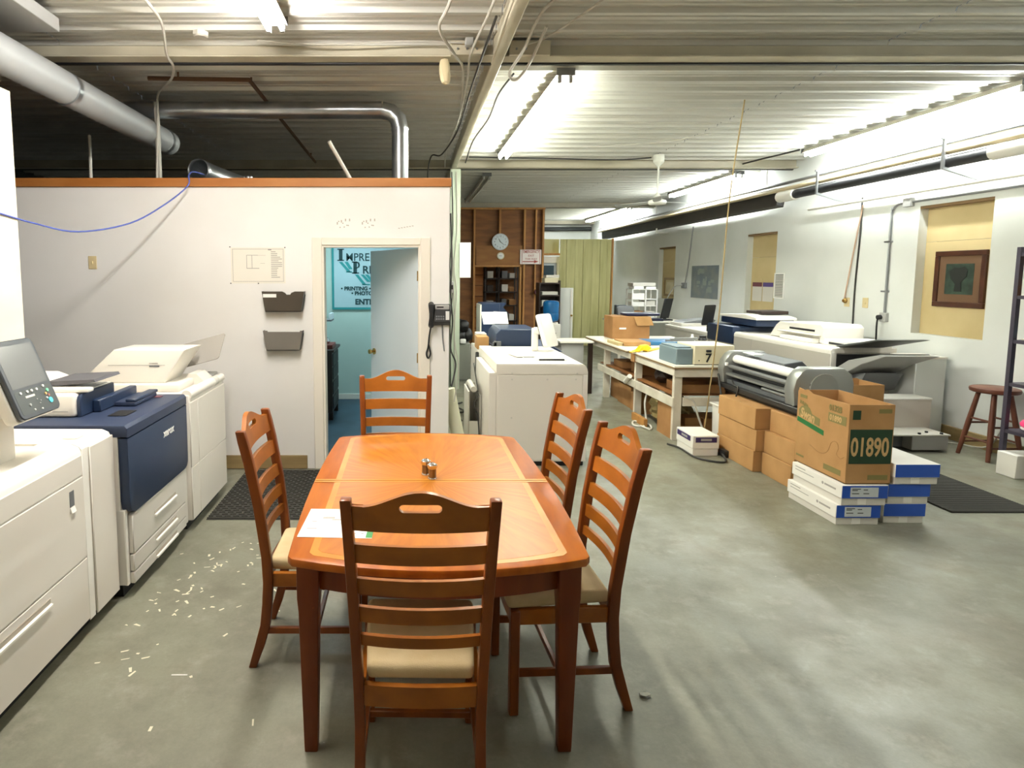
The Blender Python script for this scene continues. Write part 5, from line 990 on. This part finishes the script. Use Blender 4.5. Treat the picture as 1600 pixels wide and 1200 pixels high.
t = T('wall_vent', 'white louvred vent on the right wall beside the middle recess', 'vent', (XW, 9.70, 1.39))
for a in ((9.58, 9.84, 1.77, 1.79), (9.58, 9.84, 1.39, 1.41), (9.58, 9.60, 1.41, 1.77), (9.82, 9.84, 1.41, 1.77)): P(t, 'frame_side', box(nb(), XW-.015, XW, *a), M_paper)
P(t, 'back', box(nb(), XW-.004, XW, 9.60, 9.82, 1.41, 1.77), M_grey, False)
for k in range(14): P(t, 'slat', prism(nb(), [(XW-.014, 1.416+k*.025), (XW-.004, 1.428+k*.025), (XW-.004, 1.432+k*.025), (XW-.014, 1.420+k*.025)], 'y', 9.60, 9.82), M_boxg, False)
t = T('conduit_run', 'grey conduit bending down the right wall to a socket box', 'conduit', (XW, 7.4, 1.19))
P(t, 'pipe', tube(nb(), curve([(XW-.02, 5.0, 2.60), (XW-.02, 6.5, 2.60), (XW-.02, 7.2, 2.60)], 4), .013, 8), M_steel); P(t, 'pipe', tube(nb(), curve([(XW-.02, 7.30, 2.60), (XW-.02, 7.42, 2.59), (XW-.02, 7.49, 2.54), (XW-.02, 7.51, 2.45), (XW-.02, 7.51, 1.3)], 5), .013, 8), M_steel)
P(t, 'elbow_box', box(nb(), XW-.05, XW, 7.20, 7.32, 2.55, 2.65, .005, 1), M_lgrey); P(t, 'socket_box', box(nb(), XW-.045, XW, 7.46, 7.56, 1.19, 1.30, .005, 1), M_lgrey)
for z in (1.55, 2.15): P(t, 'clip', box(nb(), XW-.034, XW, 7.48, 7.58, z, z+.02), M_steel)
t = T('plug', 'black plug and cord in the socket box on the right wall', 'plug', (XW-.06, 7.54, .8)); P(t, 'plug_body', cyl(nb(), (XW-.046, 7.53, 1.245), (XW-.085, 7.53, 1.24), .03, n=12), M_dark); P(t, 'cord', tube(nb(), curve([(XW-.08, 7.53, 1.24), (XW-.08, 7.54, 1.15), (XW-.06, 7.56, .95), (XW-.05, 7.56, .75)]), .010, 6), M_dark)
cable([(XW-.03, 8.0, 2.75), (XW-.012, 8.02, 2.3), (XW-.012, 8.05, 1.6), (XW-.012, 8.04, .93)], .010, M_cabled, 'dark cable running straight down the right wall')
cable([(XW-.03, 7.98, 2.65), (XW-.02, 8.12, 2.0), (XW-.02, 8.22, 1.44)], .008, mat('cord_pink', 'C9A890', .7), 'thin pinkish cord hanging to a brass knob plate')
t = T('switch_plate', 'ivory plate with a brass knob on the right wall', 'switch', (XW, 8.19, 1.34)); P(t, 'plate', box(nb(), XW-.006, XW, 8.14, 8.24, 1.34, 1.46, .003, 1), M_plate); P(t, 'knob', tube(nb(), [(XW-.006, 8.2, 1.42), (XW-.03, 8.2, 1.42), (XW-.05, 8.2, 1.42)], [.02, .035, .02], 10), M_brass)
t = T('switch_plate', 'plain ivory plate on the right wall beside the conduit', 'switch', (XW, 7.86, 1.33)); P(t, 'plate', box(nb(), XW-.006, XW, 7.81, 7.91, 1.34, 1.47, .003, 1), M_plate); P(t, 'toggle', box(nb(), XW-.014, XW-.006, 7.85, 7.87, 1.39, 1.42), M_plate)
cable([(XW-.015, 12.75, 2.75), (XW-.015, 12.9, 2.0), (XW-.02, 13.0, 1.6)], .012, M_steel, 'grey conduit on the right wall beside the map poster')
t = T('wall_socket', 'grey socket with a curved lead beside the map poster', 'socket', (XW-.02, 13.0, 1.5)); P(t, 'box', box(nb(), XW-.06, XW, 12.95, 13.1, 1.48, 1.6, .006, 1), M_grey); P(t, 'lead', tube(nb(), curve([(XW-.06, 13.05, 1.55), (XW-.12, 13.3, 1.5), (XW-.15, 13.6, 1.2), (XW-.16, 13.7, .85)]), .012, 6), M_lgrey)
# ================================================================== STOOL, SHELF UNIT, RIGHT EDGE
t = T('wooden_stool', 'reddish brown round wooden stool behind the shelf post', 'stool', (5.62, 5.85, 0)); sx_, sy_ = 5.60, 5.80
b = nb(); lathe(b, [(.17, .640), (.185, .648), (.19, .665), (.185, .682), (.165, .690)], sx_, sy_, 22); P(t, 'seat', b, M_stool)
LG = []
for a in (45, 135, 225, 315):
    c0, s0 = math.cos(R(a)), math.sin(R(a)); p0 = Vector((sx_+c0*.11, sy_+s0*.11, .645)); p1 = Vector((sx_+c0*.225, sy_+s0*.225, 0)); LG.append((p0, p1))
    P(t, 'leg', tube(nb(), [p0, p0.lerp(p1, .5), p1], [.019, .024, .018], 10), M_stool)
for i in range(4):
    for f in ((.42, .72) if i % 2 else (.5, .80)): P(t, 'rung', tube(nb(), [LG[i][0].lerp(LG[i][1], f), LG[(i+1) % 4][0].lerp(LG[(i+1) % 4][1], f)], .010, 8), M_stool)
t = T('metal_shelf_unit', 'dark purple-grey metal shelf unit at the right edge', 'shelf', (5.55, 4.9, 0))
for x in (5.30, 5.74):
    for y in (4.45, 5.40): P(t, 'post', prism(nb(), [(x, y), (x+.038, y), (x+.038, y+.006), (x+.006, y+.006), (x+.006, y+.038), (x, y+.038)] if y > 5 and False else [(x, y-.03), (x+.036, y-.03), (x+.036, y+.006), (x, y+.006)], 'z', .0, 2.0), M_shelf)
for z in (.36, .78, 1.16, 1.55, 1.92): P(t, 'shelf_board', box(nb(), 5.305, 5.77, 4.45, 5.40, z, z+.03, .002, 1), M_shelf)
S('shelf_box', box(nb(), 5.36, 5.72, 4.95, 5.35, 1.582, 1.672, .004, 1), M_orange, 'orange-yellow box on the fourth shelf of the metal unit', 'box')
S('shelf_paper', box(nb(), 5.37, 5.7, 4.9, 5.36, 1.952, 1.992, .003, 1), M_boxg, 'white papers on the top shelf of the metal unit', 'paper')
b = nb(); lathe(b, [(.05, 1.20), (.07, 1.22), (.075, 1.27), (.06, 1.30)], 5.47, 5.28, 14); S('aqua_bowl', b, M_cyan, 'aqua plastic bowl on the middle shelf of the metal unit', 'bowl')
S('cream_tray', box(nb(), 5.36, 5.7, 5.0, 5.36, 1.192, 1.202, .003, 1), M_creamdev, 'cream tray under the aqua bowl on the metal unit', 'tray')
b = nb(); lathe(b, [(.05, .81), (.06, .83), (.05, .90), (.02, .92)], 5.50, 5.28, 12); S('blue_bottle', b, mat('blue_clear', '7FA8BE', .3), 'blue-grey bottle on the second shelf of the metal unit', 'bottle')
t = T('pink_bag', 'bright pink plastic bag bulging off the lowest shelf of the metal unit', 'bag', (5.5, 5.25, .39))
b = nb(); bmesh.ops.create_icosphere(b, subdivisions=3, radius=1)
for v in b.verts: n = v.co.normalized(); v.co = Vector((n.x*.14, n.y*.13, n.z*.06)) * random.uniform(.93, 1.07); v.co += Vector((5.50, 5.24, .455))
P(t, 'bag', b, M_pink); b = nb(); bmesh.ops.create_icosphere(b, subdivisions=2, radius=1)
for v in b.verts: n = v.co.normalized(); v.co = Vector((n.x*.15, n.y*.14, n.z*.02)) * random.uniform(.95, 1.05) + Vector((5.50, 5.24, .412))
P(t, 'white_wrap', b, M_paper)
t = S('white_carton', box(nb(), 5.235, 5.60, 5.17, 5.35, 0, .205, .004, 1), M_boxw, 'plain white carton on the floor at the foot of the shelf unit', 'box')
# ================================================================== FAR END OF THE ROOM
t = T('wall_clock', 'round white wall clock with black numerals on the stud wall', 'clock', (2.13, SY-.04, 2.33)); yc = SY-.05
P(t, 'case', cyl(nb(), (2.13, yc, 2.537), (2.13, yc+.035, 2.537), .195, n=32), mat('clock_rim', 'C8CED0', .4)); P(t, 'dial', cyl(nb(), (2.13, yc-.003, 2.537), (2.13, yc, 2.537), .17, n=32), mat('clock_dial', 'DDE6E8', .5))
for k in range(1, 13):
    a = R(90-30*k); txt(t, str(k), .055, M_ink, (2.13+.135*math.cos(a), yc-.004, 2.537+.135*math.sin(a)-.02), FACE_CAM, name='numeral', align='CENTER')
for a, l, w in ((R(-38), .12, .007), (R(118), .085, .009)):
    b = nb(); prism(b, [(0, -w), (l, -w*.4), (l, w*.4), (0, w)], 'z', 0, .002); P(t, 'hand', orient(b, (2.13, yc-.005, 2.537), (math.cos(a), 0, math.sin(a)), (-math.sin(a), 0, math.cos(a))), M_dark)
t = T('wall_thermometer', 'small round cream thermometer under the wall clock', 'thermometer', (2.14, SY-.04, 2.12)); P(t, 'case', cyl(nb(), (2.145, yc, 2.21), (2.145, yc+.02, 2.21), .085, n=24), M_creamdev); P(t, 'dial', cyl(nb(), (2.145, yc-.003, 2.21), (2.145, yc, 2.21), .065, n=24), M_paper); P(t, 'pointer', box(nb(), 2.10, 2.17, yc-.005, yc-.003, 2.205, 2.212), M_ink)
t = T('exit_sign', 'white sign with red lettering and an arrow on the stud wall corner', 'sign', (2.85, SY-.05, 2.02)); P(t, 'board', box(nb(), 2.60, 3.10, SY-.055, SY-.045, 2.015, 2.355), mat('sign_white', 'EDE3DC', .6), False)
txt(t, 'EMERGENCY', .082, M_red, (2.86, SY-.057, 2.275), FACE_CAM, align='CENTER', sx=.82, bold=.001); txt(t, 'EXIT', .07, M_red, (2.86, SY-.057, 2.19), FACE_CAM, align='CENTER'); txt(t, 'THIS WAY', .062, M_red, (2.86, SY-.057, 2.115), FACE_CAM, align='CENTER')
P(t, 'arrow', prism(nb(), [(2.66, 2.065), (2.93, 2.065), (2.93, 2.04), (3.04, 2.075), (2.93, 2.11), (2.93, 2.085), (2.66, 2.085)], 'y', SY-.058, SY-.055), M_red, False)
for a in ((2.64, 2.65, 2.03, 2.34), (3.06, 3.07, 2.03, 2.34), (2.64, 3.07, 2.335, 2.342)): P(t, 'border', box(nb(), a[0], a[1], SY-.057, SY-.055, a[2], a[3]), M_red, False)
b = nb(); cyl(b, (3.02, SY-.14, 1.36), (3.02, SY-.04, 1.36), .075, n=16); S('tape_roll', b, M_maroon, 'dark red roll hanging on the stud wall corner', 'roll')
# through the doorway
t = T('shelving_rack', 'dark shelving rack seen through the doorway of the stud wall', 'shelf', (2.35, 16.2, 0))
for x in (1.95, 2.3, 2.78):
    for y in (16.0, 16.4): P(t, 'post', box(nb(), x, x+.04, y, y+.04, 0, 2.05), M_desk)
P(t, 'back', box(nb(), 1.945, 3.3, 16.46, 16.48, 0, 2.4), M_ply)  # plywood sheet added to darken the bright view behind the rack
for z in (.55, .95, 1.30, 1.65, 2.0): P(t, 'shelf_board', box(nb(), 1.95, 2.82, 16.0, 16.44, z, z+.03), M_desk)
random.seed(11)
for k, z in enumerate((.583, .983, 1.333, 1.683)):
    for x in (2.02, 2.40, 2.60):
        m = random.choice((M_kraft2, M_boxw, M_grey, M_desk, M_boxg)); S('shelf_box', box(nb(), x, x+random.uniform(.12, .18), 16.05, 16.35, z, z+random.uniform(.10, .2), .003, 1), m, '%s on rack shelf %s, %s' % ({M_kraft2: 'brown box', M_boxw: 'white box', M_grey: 'grey box', M_desk: 'dark box', M_boxg: 'pale grey box'}[m], ('one', 'two', 'three', 'four')[k], {2.02: 'left of the middle post', 2.40: 'just right of the middle post', 2.60: 'by the right post'}[x]), 'box', 'boxes on the rack beyond the doorway')
t = T('drawer_chest', 'stack of wooden drawers behind the doorway on the left', 'chest', (1.7, 16.2, 0)); P(t, 'carcass', box(nb(), 1.4, 1.93, 16.1, 16.5, 0, 2.1), M_ply)
for k in range(7): P(t, 'drawer', box(nb(), 1.42, 1.91, 16.08, 16.1, .1+.28*k, .35+.28*k, .003, 1), M_pine)
# cooler and neighbours
t = T('water_cooler', 'white water cooler with a blue bottle left of the green boards', 'cooler', (2.42, 10.5, 0)); P(t, 'body', box(nb(), 2.28, 2.56, 10.36, 10.66, 0, .93, .012, 2), M_white2); P(t, 'front_panel', box(nb(), 2.31, 2.53, 10.35, 10.36, .3, .72, .006, 1), M_boxg); P(t, 'collar', cyl(nb(), (2.42, 10.51, .93), (2.42, 10.51, .955), .12, n=20), M_white)
b = nb(); lathe(b, [(.06, .955), (.12, .985), (.135, 1.01), (.135, 1.10), (.131, 1.11), (.135, 1.12), (.135, 1.27), (.128, 1.305), (.10, 1.325), (.03, 1.33)], 2.42, 10.51, 24); P(t, 'bottle', b, M_jug, label='blue water bottle')
P(t, 'tap', cyl(nb(), (2.38, 10.32, .78), (2.38, 10.36, .78), .012, n=8), M_dark); P(t, 'tap', cyl(nb(), (2.46, 10.32, .78), (2.46, 10.36, .78), .012, n=8), M_dark)
t = T('dark_bookcase', 'dark brown bookcase of papers behind the water bottle', 'bookcase', (2.5, 11.2, 0))
P(t, 'back', box(nb(), 2.34, 2.72, 11.40, 11.42, 0, 1.62), M_desk); P(t, 'side', box(nb(), 2.34, 2.36, 11.1, 11.4, 0, 1.62), M_desk); P(t, 'side', box(nb(), 2.70, 2.72, 11.1, 11.4, 0, 1.66), M_desk)
for z in (.4, .8, 1.18, 1.38, 1.60): P(t, 'shelf_board', box(nb(), 2.36, 2.70, 11.1, 11.4, z, z+.02), M_desk)
for k, (z, h, x0, x1, m, lab) in enumerate(((1.40, .06, 2.40, 2.68, M_boxg, 'grey papers on the second shelf of the dark bookcase'), (1.62, .09, 2.44, 2.68, M_creamdev, 'cream papers on top of the dark bookcase'), (1.20, .10, 2.40, 2.55, M_boxw, 'white tissue pack on the dark bookcase'), (1.71, .05, 2.46, 2.7, M_boxg, 'upper grey paper pile on the dark bookcase'))): S('paper_pile', box(nb(), x0, x1, 11.12, 11.38, z+.002, z+h, .004, 1), m, lab, 'paper')
t = T('standing_board', 'tall off-white board standing on end beside the water cooler', 'board', (2.95, 11.6, 0)); P(t, 'sheet', box(nb(), 2.80, 3.08, 11.58, 11.63, 0, 1.52, .004, 1), M_rightw); P(t, 'edge', box(nb(), 3.03, 3.055, 11.565, 11.58, .02, 1.5), M_boxg); P(t, 'knob', cyl(nb(), (3.05, 11.55, 1.0), (3.05, 11.58, 1.0), .02, n=10), M_brass)
# far desk group
t = T('white_desk', 'white desk at the far right corner', 'desk', (5.0, 13, 0)); P(t, 'top', box(nb(), 4.28, 5.75, 12.6, 13.6, .78, .81, .003, 1), M_tabletop)
for x in (4.32, 5.66):
    for y in (12.64, 13.5): P(t, 'leg', box(nb(), x, x+.05, y, y+.05, 0, .78), M_timber)
t = T('white_rack', 'white wire rack of paper stacks on the far desk', 'shelf', (4.95, 13.2, .81))
for x in (4.70, 4.98, 5.22):
    for y in (13.0, 13.35): P(t, 'post', box(nb(), x, x+.025, y, y+.025, .81, 1.47), M_paper)
for z in (.85, 1.10, 1.24, 1.45): P(t, 'shelf_board', box(nb(), 4.70, 5.245, 13.0, 13.375, z, z+.015), M_paper)
for k, (x0, x1, z, h) in enumerate(((4.73, 4.97, 1.115, .08), (5.02, 5.2, 1.115, .1), (4.73, 4.97, 1.255, .12), (5.02, 5.2, .865, .13), (4.74, 4.95, 1.465, .06), (4.72, 5.2, 1.526, .07), (5.0, 5.21, 1.465, .05))): S('paper_pile', box(nb(), x0, x1, 13.02, 13.34, z+.002, z+h, .003, 1), M_boxg if k % 2 else M_paper, ('white paper pile on the second rack shelf, left bay', 'pale box on the second rack shelf, right bay', 'white paper pile on the third rack shelf, left bay', 'pale box on the lowest rack shelf, right bay', 'white paper pile on top of the rack, left', 'long pale pile over the top of the rack', 'white paper pile on top of the rack, right')[k], 'paper', 'paper piles on the white rack')
carton('carton', 4.73, 4.95, 13.03, 13.3, .868, 1.0, 'brown carton on the lowest shelf of the white rack', M_kraft2, None, False)
t = T('monitor', 'thin dark monitor tilted beside the white rack', 'monitor', (5.35, 12.9, .81)); P(t, 'panel', orient(box(nb(), 0, .30, 0, .42, 0, .03, .004, 1), (5.22, 12.8, .86), (.8, .6, 0), (.22, .05, .97)), M_dark); P(t, 'screen', orient(box(nb(), .025, .275, .10, .40, -.003, 0), (5.22, 12.8, .86), (.8, .6, 0), (.22, .05, .97)), M_screen); P(t, 'foot', box(nb(), 5.25, 5.5, 12.8, 13.0, .81, .84, .004, 1), M_dark); P(t, 'neck', box(nb(), 5.34, 5.40, 12.9, 12.93, .84, 1.0), M_dark)
S('black_tray', box(nb(), 4.72, 5.25, 12.65, 12.95, .81, .86, .01, 1), mat('tray_navy', '1B1D33', .4), 'long dark tray along the front of the far desk', 'tray')
t = T('desk_copier', 'grey and white desktop copier on the far feeder', 'printer', (5.2, 11.3, .845)); P(t, 'body', box(nb(), 4.86, 5.5, 10.95, 11.4, .845, .90, .01, 2), M_white2); P(t, 'lid', prism(nb(), [(4.9, .90), (4.95, .93), (5.42, .98), (5.5, .95), (5.45, .90)], 'y', 11.0, 11.4, .006, 1), M_grey)
carton('carton', 4.30, 4.60, 12.7, 13.1, .81, .93, 'tan carton at the left end of the far desk', M_tan, None, False)
t = S('dark_binder', box(nb(), 4.36, 4.58, 12.95, 13.1, .93, 1.13, .006, 1), mat('binder_slate', '4A5054', .5), 'dark slate binder standing on the tan carton', 'binder')
t = T('office_chair', 'dark office chair in front of the green boards', 'chair', (4.35, 11.9, 0))
P(t, 'backrest', orient(prism(nb(), rrect(.42, .5, .08), 'z', 0, .05, .015, 2), (4.05, 11.9, .66), (.9, .4, 0), (-.08, .1, .99)), M_grey); P(t, 'seat', box(nb(), 4.05, 4.5, 11.5, 11.9, .44, .51, .03, 3), M_dark); P(t, 'column', cyl(nb(), (4.27, 11.7, .10), (4.27, 11.7, .44), .025, n=10), M_dark)
for k in range(5): a = R(72*k+15); P(t, 'foot', tube(nb(), [(4.27, 11.7, .11), (4.27+.26*math.cos(a), 11.7+.26*math.sin(a), .03)], [.022, .014], 8), M_dark)
t = T('grey_stand', 'light grey desk with dark legs left of the bench', 'desk', (2.55, 9.8, 0)); P(t, 'top', box(nb(), 2.22, 2.72, 9.0, 9.5, .76, .785), M_tabletop); P(t, 'panel', box(nb(), 2.25, 2.58, 9.05, 9.45, .08, .76), M_lgrey); P(t, 'leg', box(nb(), 2.65, 2.71, 9.02, 9.08, 0, .76), M_desk); P(t, 'leg', box(nb(), 2.28, 2.33, 9.05, 9.12, 0, .08), M_desk)
